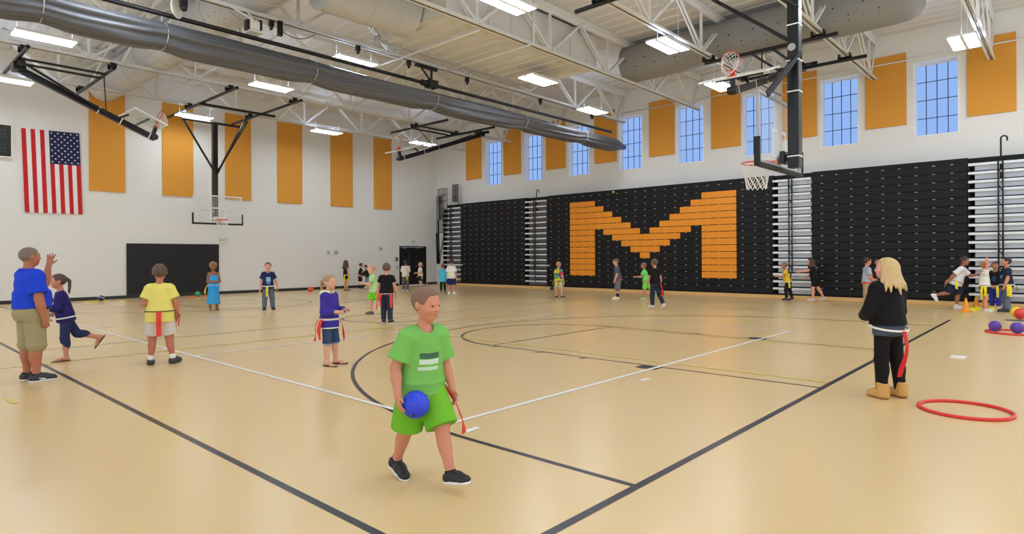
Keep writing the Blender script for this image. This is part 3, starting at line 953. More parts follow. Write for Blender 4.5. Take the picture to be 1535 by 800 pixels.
aisle(17.81, 19.14, 'silver stepped aisle between the corner bank and the letter bank', .42, True)
aisle(6.46, 7.74, 'silver stepped aisle just right of the letter, under the near hoop', .02)
aisle(.72, 2.26, 'wide silver stepped aisle at the right edge, behind the waiting children', .62)
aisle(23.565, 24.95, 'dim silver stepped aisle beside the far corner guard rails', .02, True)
# folded guard rails at the corner end
t = thing('guard_rail', 'stack of folded black guard rails at the corner end of the bleachers', 'guard rail', (XB + .2, 25.0, 0))
for xo, ya, yb, z0, z1 in ((-.06, 25.28, 24.55, 3.5, 5.15), (-.12, 25.34, 24.72, 2.8, 4.75), (.40, 24.62, 24.2, 4.45, 5.36)):
    b = MB()
    x0 = XB + xo
    for q in range(7):
        yy = ya + (yb - ya) * q / 6
        b.path([(x0, yy, z0), (x0, yy, z1)], .018, 6)
    for z in (z1, z1 - .32, z1 - .64, z0):
        b.path([(x0, ya, z), (x0, yb, z)], .015, 6)
    if z0 < 4:
        b.path([(x0, ya, z0), (x0, ya - .06, 1.15)], .05, 6); b.path([(x0, yb, z0), (x0, ya - .10, 1.15)], .02, 6)
        b.path([(x0, ya - .06, 1.15), (x0, ya - .10, 1.15)], .03, 6)
    else:
        b.path([(x0, yb, z0), (x0, yb - .08, z0 - .14)], .015, 6)
    b.build('rail_panel', M_black, t, smooth=True)
b = MB(); b.box((XB + .02, 24.955, .02), (XW - .03, 24.975, 3.9)); b.build('end_panel', M_seat, t)
# ================================================================== FIGURES (implicit surfaces meshed by surface nets)
V3 = lambda *a: np.array(a, dtype=np.float32)
def unit(v):
    v = np.array(v, dtype=np.float64); return v / max(1e-9, np.linalg.norm(v))

class Sdf:
    """a list of blended shapes, meshed into one closed surface"""
    def __init__(s, vox):
        s.vox = vox; s.ops = []
    def _add(s, mode, fn, lo, hi, k):
        s.ops.append((mode, fn, np.array(lo, float), np.array(hi, float), k)); return s
    def cap(s, a, b, ra, rb, k=.02, mode='u'):
        a = np.array(a, float); b = np.array(b, float); r = max(ra, rb)
        d = b - a; L2 = float(d @ d) + 1e-12
        def fn(P):
            h = np.clip(((P[0] - a[0]) * d[0] + (P[1] - a[1]) * d[1] + (P[2] - a[2]) * d[2]) / L2, 0, 1)
            return np.sqrt((P[0] - a[0] - h * d[0]) ** 2 + (P[1] - a[1] - h * d[1]) ** 2 + (P[2] - a[2] - h * d[2]) ** 2) - (ra + (rb - ra) * h)
        return s._add(mode, fn, np.minimum(a, b) - r, np.maximum(a, b) + r, k)
    def ell(s, c, rad, A=None, k=.02, mode='u'):
        """ellipsoid; rows of A are its own axes"""
        c = np.array(c, float); A = np.eye(3) if A is None else np.array(A, float); rad = np.array(rad, float)
        def fn(P):
            q = [(P[0] - c[0]) * A[i][0] + (P[1] - c[1]) * A[i][1] + (P[2] - c[2]) * A[i][2] for i in range(3)]
            k0 = np.sqrt(sum((q[i] / rad[i]) ** 2 for i in range(3)))
            k1 = np.sqrt(sum((q[i] / rad[i] ** 2) ** 2 for i in range(3))) + 1e-6
            return k0 * (k0 - 1) / k1
        e = np.sqrt(((A.T * rad) ** 2).sum(1))
        return s._add(mode, fn, c - e, c + e, k)
    def cone(s, a, b, ra, rb, side, k=.015, mode='u'):
        """flat ended elliptic frustum from a to b; ra, rb = (half width along `side`, half depth)"""
        a = np.array(a, float); b = np.array(b, float); d = b - a; L = np.linalg.norm(d); d = d / L
        sd = np.array(side, float); sd = unit(sd - d * (sd @ d)); fd = np.cross(d, sd)
        m = max(max(ra), max(rb))
        def fn(P):
            q = [P[i] - a[i] for i in range(3)]
            h = q[0] * d[0] + q[1] * d[1] + q[2] * d[2]
            u = q[0] * sd[0] + q[1] * sd[1] + q[2] * sd[2]
            v = q[0] * fd[0] + q[1] * fd[1] + q[2] * fd[2]
            t = np.clip(h / L, 0, 1)
            rx = ra[0] + (rb[0] - ra[0]) * t; ry = ra[1] + (rb[1] - ra[1]) * t
            k0 = np.sqrt((u / rx) ** 2 + (v / ry) ** 2); k1 = np.sqrt((u / rx ** 2) ** 2 + (v / ry ** 2) ** 2) + 1e-6
            w = k0 * (k0 - 1) / k1
            return np.maximum(w, np.maximum(-h, h - L))
        return s._add(mode, fn, np.minimum(a, b) - m, np.maximum(a, b) + m, k)
    def cut(s, pt, n, k=.004):
        """remove everything on the side the normal points to"""
        pt = np.array(pt, float); n = unit(n)
        return s._add('c', lambda P: (P[0] - pt[0]) * n[0] + (P[1] - pt[1]) * n[1] + (P[2] - pt[2]) * n[2], (0, 0, 0), (0, 0, 0), k)
    def cuts(s, planes, k=.004):
        """remove only where the point is beyond ALL the planes (pt, normal)"""
        pl = [(np.array(p, float), unit(n)) for p, n in planes]
        def fn(P):
            r = None
            for p, n in pl:
                d = -((P[0] - p[0]) * n[0] + (P[1] - p[1]) * n[1] + (P[2] - p[2]) * n[2])
                r = d if r is None else np.maximum(r, d)
            return -r
        return s._add('c', fn, (0, 0, 0), (0, 0, 0), k)
    def mesh(s, inflate=0.0):
        vox = s.vox
        us = [o for o in s.ops if o[0] == 'u']
        mg = 3 * vox + abs(inflate)
        lo = np.min([o[2] for o in us], 0) - mg; hi = np.max([o[3] for o in us], 0) + mg
        n = np.ceil((hi - lo) / vox).astype(int) + 1
        ax = [(lo[i] + np.arange(n[i]) * vox).astype(np.float32) for i in range(3)]
        G = np.full(tuple(n), 9.0, np.float32)
        for mode, fn, blo, bhi, k in s.ops:
            if mode == 'c':
                P = (ax[0][:, None, None], ax[1][None, :, None], ax[2][None, None, :])
                np.maximum(G, fn(P).astype(np.float32), out=G)
                continue
            m = k + 2.5 * vox + abs(inflate)
            i0 = np.clip(np.floor((blo - m - lo) / vox).astype(int), 0, n); i1 = np.clip(np.ceil((bhi + m - lo) / vox).astype(int) + 1, 0, n)
            if (i1 <= i0).any(): continue
            sl = tuple(slice(i0[i], i1[i]) for i in range(3))
            P = (ax[0][sl[0]][:, None, None], ax[1][sl[1]][None, :, None], ax[2][sl[2]][None, None, :])
            b = np.broadcast_to(fn(P), tuple(i1 - i0)).astype(np.float32)
            a = G[sl]
            if mode == 'u':
                h = np.clip(.5 + .5 * (a - b) / k, 0, 1)
                G[sl] = a * (1 - h) + b * h - k * h * (1 - h)
            else:
                b = -b
                h = np.clip(.5 - .5 * (a - b) / k, 0, 1)
                G[sl] = a * (1 - h) + b * h + k * h * (1 - h)
        G -= inflate
        return surface_nets(G, lo, vox)

def surface_nets(G, lo, vox):
    I = G < 0
    c = [(0,0,0),(1,0,0),(0,1,0),(1,1,0),(0,0,1),(1,0,1),(0,1,1),(1,1,1)]
    nx, ny, nz = G.shape
    def sub(A, o): return A[o[0]:nx - 1 + o[0], o[1]:ny - 1 + o[1], o[2]:nz - 1 + o[2]]
    cnt = sum(sub(I, o).astype(np.int8) for o in c)
    act = (cnt > 0) & (cnt < 8)
    idx = np.argwhere(act)
    vid = np.full(act.shape, -1, np.int32); vid[act] = np.arange(len(idx))
    vals = [sub(G, o)[act] for o in c]
    acc = np.zeros((len(idx), 3), np.float32); num = np.zeros(len(idx), np.float32)
    for a in range(8):
        for b in range(a + 1, 8):
            d = [abs(c[a][i] - c[b][i]) for i in range(3)]
            if sum(d) != 1: continue
            va, vb = vals[a], vals[b]
            m = (va < 0) != (vb < 0)
            t = np.where(m, va / np.where(m, va - vb, 1), 0)
            for i in range(3):
                acc[:, i] += np.where(m, c[a][i] + (c[b][i] - c[a][i]) * t, 0)
            num += m
    V = (idx + acc / num[:, None]) * vox + lo
    Q = []
    for axis in range(3):
        u, w = [(1, 2), (2, 0), (0, 1)][axis]
        s0 = [slice(None)] * 3; s1 = [slice(None)] * 3
        s0[axis] = slice(0, -1); s1[axis] = slice(1, None)
        A, B = I[tuple(s0)], I[tuple(s1)]
        e = np.argwhere(A != B)
        ok = (e[:, u] > 0) & (e[:, w] > 0) & (e[:, u] < G.shape[u] - 1) & (e[:, w] < G.shape[w] - 1)
        e = e[ok]
        fl = A[tuple(e.T)]
        def cell(du, dw):
            q = e.copy(); q[:, u] += du; q[:, w] += dw
            return vid[tuple(q.T)]
        q = np.stack([cell(-1, -1), cell(0, -1), cell(0, 0), cell(-1, 0)], 1)
        q[~fl] = q[~fl][:, ::-1]
        Q.append(q)
    Q = np.concatenate(Q)
    return V.astype(np.float32), Q

def np_mesh(name, V, Q, m, parent, relax=1):
    if relax and len(V):
        for _ in range(relax):
            S = np.zeros_like(V); N = np.zeros(len(V), np.float32)
            for a in range(4):
                i, j = Q[:, a], Q[:, (a + 1) % 4]
                np.add.at(S, i, V[j]); np.add.at(N, i, 1)
                np.add.at(S, j, V[i]); np.add.at(N, j, 1)
            V = V * .5 + .5 * S / np.maximum(N, 1)[:, None]
    me = bpy.data.meshes.new(name)
    me.vertices.add(len(V)); me.vertices.foreach_set('co', V.astype(np.float32).ravel())
    me.loops.add(Q.size); me.loops.foreach_set('vertex_index', Q.astype(np.int32).ravel())
    me.polygons.add(len(Q)); me.polygons.foreach_set('loop_start', np.arange(0, Q.size, 4, dtype=np.int32))
    me.polygons.foreach_set('use_smooth', np.ones(len(Q), bool))
    me.update(calc_edges=True); me.validate()
    me.materials.append(m)
    o = bpy.data.objects.new(name, me)
    COL.objects.link(o)
    o.parent = parent
    return o
def cloth(name, col, rough=.85, **k):
    return mat(name, col, rough, bump=.25, bscale=k.pop('bscale', 40), spec=.25, **k)

PROP = dict(
    adult=dict(hh=.135, hip=.515, knee=.275, ank=.042, sh=.815, sw=.104, hw=.047, ua=.172, fa=.145, hl=.10, foot=.152),
    teen=dict(hh=.145, hip=.515, knee=.278, ank=.043, sh=.805, sw=.090, hw=.045, ua=.168, fa=.142, hl=.098, foot=.152),
    child=dict(hh=.160, hip=.500, knee=.270, ank=.044, sh=.785, sw=.087, hw=.045, ua=.163, fa=.137, hl=.096, foot=.152))

def skeleton(sp):
    P = PROP[sp.get('kind', 'child')]
    lean = R(sp.get('lean', 0)); tilt = R(sp.get('tilt', 0)); tw = R(sp.get('twist', 0))
    up = unit((math.sin(tilt), math.sin(lean), math.cos(lean) * math.cos(tilt)))
    f0 = np.array((math.sin(tw), math.cos(tw), 0.0))
    rt = unit(np.cross(f0, up)); fw = np.cross(up, rt)
    J = dict(P=P, up=up, rt=rt, fw=fw)
    pel = np.zeros(3)
    T = lambda r, f, u: pel + rt * r + fw * f + up * u
    J['T'] = T
    dsh = P['sh'] - P['hip']
    J['dsh'] = dsh
    frt = np.array((1.0, 0, 0)); ffw = np.array((0, 1.0, 0))
    for sd, s in (('r', 1), ('l', -1)):
        sh = T(s * P['sw'], 0, dsh - .024)
        ua, fa = sp.get('arm_' + sd, ((.16, .0, -1), (.06, .14, -1)))[:2]
        def dv(t): return unit(frt * (s * t[0]) * 1.0 + ffw * t[1] + np.array((0, 0, 1.0)) * t[2])
        rotz = np.array(((math.cos(-tw), -math.sin(-tw), 0), (math.sin(-tw), math.cos(-tw), 0), (0, 0, 1)))
        el = sh + (rotz @ dv(ua)) * P['ua']
        wr = el + (rotz @ dv(fa)) * P['fa']
        J['sh' + sd], J['el' + sd], J['wr' + sd] = sh, el, wr
        J['fd' + sd] = unit(wr - el)
        J['dv' + sd] = (rotz, s)
        hp = pel + frt * (s * P['hw'])
        th, sn = sp.get('leg_' + sd, ((.07, 0, -1), (.02, -.02, -1)))[:2]
        kn = hp + dv(th) * (P['hip'] - P['knee'])
        an = kn + dv(sn) * (P['knee'] - P['ank'])
        yaw, pit = sp.get('foot_' + sd, (8, 0))
        yaw = R(yaw) * s; pit = R(pit)
        toe = np.array((math.sin(yaw) * math.cos(pit), math.cos(yaw) * math.cos(pit), math.sin(pit)))
        fu = unit(np.array((0, 0, 1.0)) - toe * toe[2]); fr = np.cross(toe, fu)
        J['hp' + sd], J['kn' + sd], J['an' + sd] = hp, kn, an
        J['foot' + sd] = (toe, fr, fu)
    # head
    hy = R(sp.get('head_yaw', 0)); hpit = R(sp.get('head_pitch', 0))
    hup0 = unit(up * .45 + np.array((0, 0, 1.0)) * .55)
    hf = unit(f0 * math.cos(hy) + np.cross(f0, (0, 0, 1)) * math.sin(hy))
    hr = unit(np.cross(hf, hup0)); hf = np.cross(hup0, hr)
    hf2 = hf * math.cos(hpit) + hup0 * math.sin(hpit); hup = hup0 * math.cos(hpit) - hf * math.sin(hpit)
    J['hr'], J['hf'], J['hu'] = hr, hf2, hup
    nb = T(0, -.006, dsh + .01)
    J['neck'] = nb
    J['hc'] = nb + hup0 * (1 - P['hh'] / 2 - P['sh'] - .01) + hf * .012
    # drop to the ground: the lowest sole touches z = 0
    lows = []
    for sd in 'rl':
        toe, fr, fu = J['foot' + sd]
        a = J['an' + sd]
        for q in (-.03, P['foot'] - .03):
            lows.append((a + toe * q - fu * P['ank'])[2])
    dz = -min(lows)
    for k in list(J):
        if k in ('neck', 'hc') or k[:2] in ('sh', 'el', 'wr', 'hp', 'kn', 'an'):
            J[k] = J[k] + np.array((0, 0, dz))
    pz = np.array((0, 0, dz))
    J['pel'] = pz
    J['T'] = lambda r, f, u: pz + rt * r + fw * f + up * u
    J['top'] = J['hc'][2] + P['hh'] * .5
    return J

def person(label, loc, rz, h, sp, skin=(214, 160, 130), vox=.01, group=None):
    """h = height of the top of the head above the floor in this pose"""
    J = skeleton(sp); P = J['P']
    S = h / J['top']
    g = sp.get('girth', 1.0)
    st = sp.get('stand', 'mid')
    ax = {'mid': (J['anr'] + J['anl']) / 2, 'r': J['anr'], 'l': J['anl']}[st]
    ca, sa = math.cos(R(rz)), math.sin(R(rz))
    ox, oy = ax[0] * S, ax[1] * S
    loc = (loc[0] - (ca * ox - sa * oy), loc[1] - (sa * ox + ca * oy), 0)
    root = thing('person', label, 'person', loc, R(rz), group)
    name_skin = 'skin_%d_%d_%d' % skin
    M_skin = mat(name_skin, skin, .55, bump=.05, bscale=30, spec=.35)
    T = J['T']; up, rt, fw = J['up'], J['rt'], J['fw']
    A = np.array((rt, fw, up)); HA = np.array((J['hr'], J['hf'], J['hu']))
    dsh = J['dsh']; hh = P['hh']
    Hh = lambda r, f, u: J['hc'] + J['hr'] * (r * hh) + J['hf'] * (f * hh) + J['hu'] * (u * hh)
    v = vox / S
    fem = sp.get('fem', 0)
    belly = sp.get('belly', 0)
    W = lambda b: b * (1 + (g - 1) * .9)
    shw = P['sw']

    def torso(D, e=0.0, neck=True):
        D.ell(T(0, -.006, .02), (W(.084) + e, W(.066) + e, .082 + e), A, .03)
        D.ell(T(0, .002 + belly * .5, .105), (W(.076 - .006 * fem) + e, W(.056) + belly + e, .10 + e), A, .04)
        D.ell(T(0, .0, dsh - .095), (W(.090) * shw / .1 + e, W(.062) + e, .11 + e), A, .04)
        D.cap(T(-shw * .80, -.004, dsh - .030), T(shw * .80, -.004, dsh - .030), .031 * g ** .5 + e, .031 * g ** .5 + e, .03)
        for s in (-1, 1):
            D.cap(T(s * .022, -.010, dsh - .002), T(s * shw * .86, -.004, dsh - .026), .026 * g ** .5 + e * .8, .025 * g ** .5 + e * .8, .02)
        if neck:
            D.cap(T(0, -.012, dsh - .01), J['neck'] + (J['hc'] - J['neck']) * .55, .034 * g ** .4 + e, .030 * g ** .4 + e, .018)

    # ---------------- body
    D = Sdf(v)
    torso(D)
    gl = g ** .5
    for sd, s in (('r', 1), ('l', -1)):
        D.cap(J['sh' + sd], J['el' + sd], .031 * gl, .025 * gl, .02)
        D.cap(J['el' + sd], J['el' + sd] + (J['wr' + sd] - J['el' + sd]) * .4, .027 * gl, .026 * gl, .012)
        D.cap(J['el' + sd] + (J['wr' + sd] - J['el' + sd]) * .35, J['wr' + sd], .026 * gl, .0175, .012)
        D.cap(J['hp' + sd] + up * .005, J['kn' + sd], .051 * gl, .037 * gl, .025)
        D.ell(J['kn' + sd], (.037 * gl,) * 3, None, .012)
        D.cap(J['kn' + sd], J['an' + sd], .034 * gl, .0235, .012)
        d = unit(J['an' + sd] - J['kn' + sd]); toe, fr, fu = J['foot' + sd]
        back = unit(-toe - d * (-toe @ d))
        kl = P['knee'] - P['ank']
        D.ell(J['kn' + sd] + d * kl * .3 + back * .012, (.033 * gl, .033 * gl, .075), np.array((np.cross(d, back), back, d)), .02)
        # foot
        an = J['an' + sd]; fl = P['foot']
        D.cap(an - fu * .012, an - toe * .018 - fu * (P['ank'] - .022), .024, .020, .012)
        D.cap(an - fu * .004, an + toe * (fl * .45) - fu * (P['ank'] - .017), .024, .018, .014)
        D.cap(an + toe * (fl * .42) - fu * (P['ank'] - .015) + fr * .006, an + toe * (fl * .68) - fu * (P['ank'] - .0115) + fr * .004, .0195, .013, .012)
        D.cap(an + toe * (fl * .40) - fu * (P['ank'] - .014) - fr * .008 * s, an + toe * (fl * .70) - fu * (P['ank'] - .0115) - fr * .011 * s, .016, .012, .012)
        # hand
        rotz, sg = J['dv' + sd]
        hs = sp.get('hand_' + sd, {})
        d = unit(rotz @ (np.array((s, 1, 1)) * np.array(hs['dir']))) if 'dir' in hs else J['fd' + sd]
        n0 = rotz @ (np.array((s, 1, 1)) * np.array(hs.get('palm', (-1, 0, 0)), float))
        n = unit(n0 - d * (n0 @ d))
        t = np.cross(d, n) * (-s)                # towards the thumb
        if 'thumb' in hs:
            tt = rotz @ (np.array((s, 1, 1)) * np.array(hs['thumb'], float))
            if tt @ t < 0: t = -t
        curl = R(hs.get('curl', 22)); spread = hs.get('spread', .05)
        hl = P['hl']; w = J['wr' + sd]
        fr_ = max(.0585 * hl, .62 * v)
        D.cap(w, w + d * hl * .12, .0165, .017, .01)
        for o in (-.11, 0.0, .11):
            D.cap(w + d * hl * .08 + t * (o * .7 * hl), w + d * hl * .44 + t * (o * 1.25 * hl), .105 * hl, .085 * hl, .008)
        for i, (o, L) in enumerate(((.165, .47), (.055, .54), (-.055, .50), (-.16, .40))):
            p = w + d * hl * .44 + t * o * hl
            dd = unit(d + t * (spread * (1.5 - i)))
            for q in range(3):
                an_ = curl * (.6 + .5 * q)
                c, s_ = math.cos(curl * (.5 if q == 0 else 1)), math.sin(curl * (.5 if q == 0 else 1))
                dd = unit(dd * c + n * s_ - 0 * d) if q == 0 else unit(dd * c + np.cross(np.cross(dd, n), dd) * s_)
                p2 = p + dd * (L * hl * (.42, .33, .25)[q])
                D.cap(p, p2, fr_ * (1 - .08 * q), fr_ * (1 - .08 * (q + 1)), .0022 if q == 0 else .0035)
                p = p2
        p = w + d * hl * .14 + t * .13 * hl
        d1 = unit(d * .62 + t * (.75 - .4 * (curl > .6)) + n * (.25 + .5 * (curl > .6)))
        p2 = p + d1 * hl * .26; d2 = unit(d1 + d * .5 + n * .25 * (curl > .6))
        D.cap(p, p2, .075 * hl, fr_ * 1.1, .006); D.cap(p2, p2 + d2 * hl * .2, fr_ * 1.1, fr_ * .9, .003)
    # head
    D.ell(Hh(0, -.04, .085), (.385 * hh, .46 * hh, .415 * hh), HA, .02)
    D.ell(Hh(0, .12, -.16), (.30 * hh, .30 * hh, .32 * hh), HA, .02)
    D.ell(Hh(0, .27, -.40), (.12 * hh, .10 * hh, .09 * hh), HA, .025)
    for s in (-1, 1):
        D.ell(Hh(s * .17, .30, -.12), (.12 * hh, .10 * hh, .12 * hh), HA, .018)
        D.ell(Hh(s * .385, -.04, -.03), (.04 * hh, .10 * hh, .145 * hh), HA, .006)
    if v < .009:
        for s in (-1, 1):
            D.ell(Hh(s * .155, .455, .015), (.085 * hh, .07 * hh, .055 * hh), HA, .010, mode='s')
            D.ell(Hh(s * .15, .385, .085), (.10 * hh, .05 * hh, .03 * hh), HA, .010)
        D.ell(Hh(0, .42, -.255), (.105 * hh, .035 * hh, .032 * hh), HA, .006)
    D.cap(Hh(0, .41, .02), Hh(0, .475, -.10), .028 * hh, .052 * hh, .008)
    for s in (-1, 1):
        D.ell(Hh(s * .05, .44, -.115), (.04 * hh, .045 * hh, .035 * hh), HA, .006)
    V, Q = D.mesh(); body = np_mesh('body', V * S, Q, M_skin, root)

    # ---------------- face details for those whose face shows
    if sp.get('face'):
        for s in (-1, 1):
            E = Sdf(v * .5); E.ell(Hh(s * .155, .352, .012), (.052 * hh,) * 3, HA, .002)
            V, Q = E.mesh(); np_mesh('eye', V * S, Q, mat('eye_dark', (52, 40, 36), .25), root)
            E = Sdf(v * .5); E.cap(Hh(s * .09, .415, .125), Hh(s * .23, .36, .13), .014 * hh, .010 * hh, .002)
            V, Q = E.mesh(); np_mesh('eyebrow', V * S, Q, mat('hair_%d_%d_%d' % sp.get('hair_col', (70, 50, 36)), sp.get('hair_col', (70, 50, 36)), .6), root)
        E = Sdf(v * .5); E.ell(Hh(0, .425, -.255), (.10 * hh, .032 * hh, .024 * hh), HA, .002)
        V, Q = E.mesh(); np_mesh('mouth', V * S, Q, mat('lip_' + name_skin, tuple(int(c * k) for c, k in zip(skin, (.86, .62, .6))), .45), root)

    # ---------------- hair
    style = sp.get('hair', 'short')
    hc = sp.get('hair_col', (70, 50, 36))
    M_hair = mat('hairmat_%d_%d_%d' % hc, hc, .55, bump=.5, bscale=120, var=.3)
    if style:
        D = Sdf(v)
        th = dict(buzz=.015, short=.04, long=.05, pony=.03, curly=.09, crop=.025)[style]
        D.ell(Hh(0, -.05, .09), ((.385 + th) * hh, (.465 + th) * hh, (.415 + th) * hh), HA, .01)
        if style in ('curly',):
            rr = random.Random(5)
            for _ in range(26):
                a = rr.uniform(0, 6.28); e = rr.uniform(-.2, 1.3)
                D.ell(Hh(.42 * math.cos(a) * math.cos(e), -.05 + .5 * math.sin(a) * math.cos(e), .1 + .46 * math.sin(e)), (.11 * hh,) * 3, None, .01)
        # hairline: open at the face and under the ears
        D.cuts([(Hh(0, .18, 0), J['hf'] - J['hu'] * .25), (Hh(0, 0, .28), -J['hu'] + J['hf'] * .15)])
        D.cuts([(Hh(0, -.02, 0), J['hf']), (Hh(0, 0, .02), -J['hu'])])
        D.cut(Hh(0, -.3, -.30), -J['hu'] + J['hf'] * .25)
        if style == 'long':
            L = sp.get('hair_len', 1.1)
            hang = unit(np.array((0, 0, -1.0)) * .85 - J['hu'] * .15)
            rr = random.Random(11)
            nl = 15
            for q in range(nl):
                th_ = R(-112 + 224 * q / (nl - 1))
                o = J['hr'] * math.sin(th_) - J['hf'] * math.cos(th_)
                a = Hh(.34 * math.sin(th_), -.06 - .38 * math.cos(th_), .10)
                m = a + hang * (.50 * hh) + o * (.10 * hh)
                LL = L * rr.uniform(.82, 1.08)
                en = a + hang * (LL * hh) + o * ((.34 + rr.uniform(-.05, .10)) * hh) + J['hr'] * (rr.uniform(-.10, .10) * hh)
                m2 = m * .45 + en * .55 + o * (rr.uniform(-.03, .06) * hh)
                D.cap(a, m, .13 * hh, .125 * hh, .010); D.cap(m, m2, .125 * hh, .095 * hh, .008); D.cap(m2, en, .095 * hh, .035 * hh, .006)
        if style == 'pony':
            a = Hh(0, -.52, .12)
            D.ell(a, (.10 * hh,) * 3, None, .008)
            pts = [a, Hh(0, -.66, -.06), Hh(0, -.64, -.4), Hh(0, -.58, -.75), Hh(0, -.56, -1.0)]
            rs = (.09, .11, .10, .085, .04)
            for i in range(4): D.cap(pts[i], pts[i + 1], rs[i] * hh, rs[i + 1] * hh, .006)
        V, Q = D.mesh(); np_mesh('hair', V * S, Q, M_hair, root)

    # ---------------- lower garment
    prof = []                # (u, rx, ry) of the outermost cloth at torso heights, for belts
    for lg in [x for x in (sp.get('bottom'), sp.get('bottom2')) if x]:
        kind, col = lg['kind'], lg['col']
        loose = lg.get('loose', .012)
        D = Sdf(v)
        wt = lg.get('waist', .085)
        e = loose * .55
        D.cone(T(0, -.004 + belly * .2, -.055), T(0, -.002 + belly * .35, wt), (W(.088) + e, W(.072) + e), (W(.078) + e, W(.060) + e + belly * .7), rt, .02)
        D.ell(T(0, -.012, .0), (W(.088) + e, W(.074) + e, .075), A, .02)
        for sd, s in (('r', 1), ('l', -1)):
            hp, kn, an = J['hp' + sd], J['kn' + sd], J['an' + sd]
            f = lg.get('to', 1.0)            # 0..1 thigh, 1..2 shin
            r0, r1 = .0525 * gl + loose * .75, .040 * gl + loose
            if kind == 'skirt':
                continue
            ff = min(f, 1.0)
            fl = lg.get('flare', 0)
            end = hp + (kn - hp) * ff
            if f < 1.0 or f == 1.0:
                D.cone(hp - (kn - hp) * .05, end, (r0, r0), (r0 + (r1 - r0) * ff + fl,) * 2, rt, .02)
            else:
                D.cap(hp, kn, r0, r1, .02)
                g2 = f - 1
                end2 = kn + (an - kn) * g2
                rr1 = r1 + ((.031 * gl + loose) - r1) * g2 + fl
                D.ell(kn, (r1,) * 3, None, .01)
                D.cone(kn, end2, (r1, r1), (rr1, rr1), rt, .012)
                if loose < .008:
                    d = unit(an - kn); toe = J['foot' + sd][0]; back = unit(-toe - d * (-toe @ d))
                    D.ell(kn + d * .07 + back * .012, (.035 * gl + loose, .035 * gl + loose, .07), np.array((np.cross(d, back), back, d)), .015)
        if kind == 'skirt':
            D.cone(T(0, 0, .02), T(0, 0, .02) - np.array((0, 0, 1.0)) * lg['len'], (W(.095), W(.08)), (lg['rad'], lg['rad'] * .8), rt, .03)
        V, Q = D.mesh(); np_mesh(lg.get('name', 'shorts' if lg.get('to', 1) <= 1 else 'trousers'), V * S, Q, cloth('cloth_%s_%d_%d_%d' % ((lg.get('tex', ''),) + col), col, **lg.get('mk', {})), root)
        if lg.get('cuff'):
            D = Sdf(v)
            for sd in 'rl':
                hp, kn, an = J['hp' + sd], J['kn' + sd], J['an' + sd]
                f = lg['to']; c = kn + (an - kn) * (f - 1) if f > 1 else hp + (kn - hp) * f
                dd = unit(an - kn) if f > 1 else unit(kn - hp)
                r = .036 * gl + loose + .006
                D.cone(c - dd * .012, c + dd * .006, (r, r), (r, r), rt, .004)
            V, Q = D.mesh(); np_mesh('cuffs', V * S, Q, cloth('cloth_cuff_%d' % lg['cuff'][0], lg['cuff']), root)

    # ---------------- upper garment
    tg = sp.get('top')
    hem_r = None
    def top_shape(D, e, tg, sleeves=True):
        hem = tg.get('hem', -.045)
        torso(D, e, neck=False)
        fl = tg.get('flare', .006)
        wx = W(.080) + e; wy = W(.062) + e + belly * .75
        lo_ = (sp.get('bottom') or {}).get('loose', .01)
        bx = max(W(.090) + e + fl, P['hw'] + .0525 * gl + lo_ * .75 + .010) if hem < .02 else W(.084) + e + fl
        by = max(W(.076) + e + fl, .060 * gl + lo_ + .010) + belly * .45
        um = max(.035, hem + .002)
        D.cone(T(0, belly * .3, .15), T(0, belly * .27, um), (wx, wy), (bx * .985, by * .985), rt, .03)
        if hem < .03: D.cone(T(0, belly * .27, um + .004), T(0, belly * .25, hem), (bx * .985, by * .985), (bx + .003, by + .003), rt, .01)
        if not sleeves: return
        sl = tg.get('sleeve', .62)
        if sl > 0:
            for sd in 'rl':
                sh, el, wr = J['sh' + sd], J['el' + sd], J['wr' + sd]
                D.ell(sh, (.033 * gl + e,) * 3, None, .02)
                lo = tg.get('sl_loose', .010)
                if sl <= 1:
                    D.cone(sh, sh + (el - sh) * sl, (.033 * gl + e, .033 * gl + e), (.031 * gl + e + lo,) * 2, fw, .022)
                else:
                    D.cap(sh, el, .033 * gl + e, .030 * gl + e, .022); D.ell(el, (.030 * gl + e,) * 3, None, .01)
                    D.cone(el, el + (wr - el) * (sl - 1), (.030 * gl + e,) * 2, (.025 * gl + e * .9,) * 2, fw, .012)
    def top_cuts(D, tg):
        hem = tg.get('hem', -.045)
        D.cut(T(0, 0, hem), -up)
        nk = J['neck']; nd = unit(J['hc'] - nk)
        D.cap(nk - nd * .03 + fw * .012, nk + nd * .12 + fw * tg.get('neck_f', .01), tg.get('neck', .041) * g ** .4, .046 * g ** .4, .006, mode='s')
        if tg.get('sleeve', .62) == 0:
            D.cut(T(0, 0, dsh - tg.get('strap', .0)), up)
    if tg:
        e = tg.get('e', .009)
        D = Sdf(v); top_shape(D, e, tg); top_cuts(D, tg)
        col = tg['col']
        mk = tg.get('mat') or cloth('cloth_%d_%d_%d' % col, col, **tg.get('mk', {}))
        V, Q = D.mesh(); np_mesh(tg.get('name', 't_shirt'), V * S, Q, mk, root)
        for pr in tg.get('prints', []):
            D = Sdf(v * .6); top_shape(D, e, tg, sleeves=False); top_cuts(D, tg)
            (r0, r1), (u0, u1) = pr['r'], pr['u']
            D.cut(T(r0, 0, 0), -rt); D.cut(T(r1, 0, 0), rt); D.cut(T(0, 0, u0), -up); D.cut(T(0, 0, u1), up)
            D.cut(T(0, .01, 0), -fw if not pr.get('back') else fw)
            V, Q = D.mesh(inflate=.0030); np_mesh(pr.get('name', 'shirt_print'), V * S, Q, cloth('print_%d_%d_%d' % pr['col'], pr['col']), root)
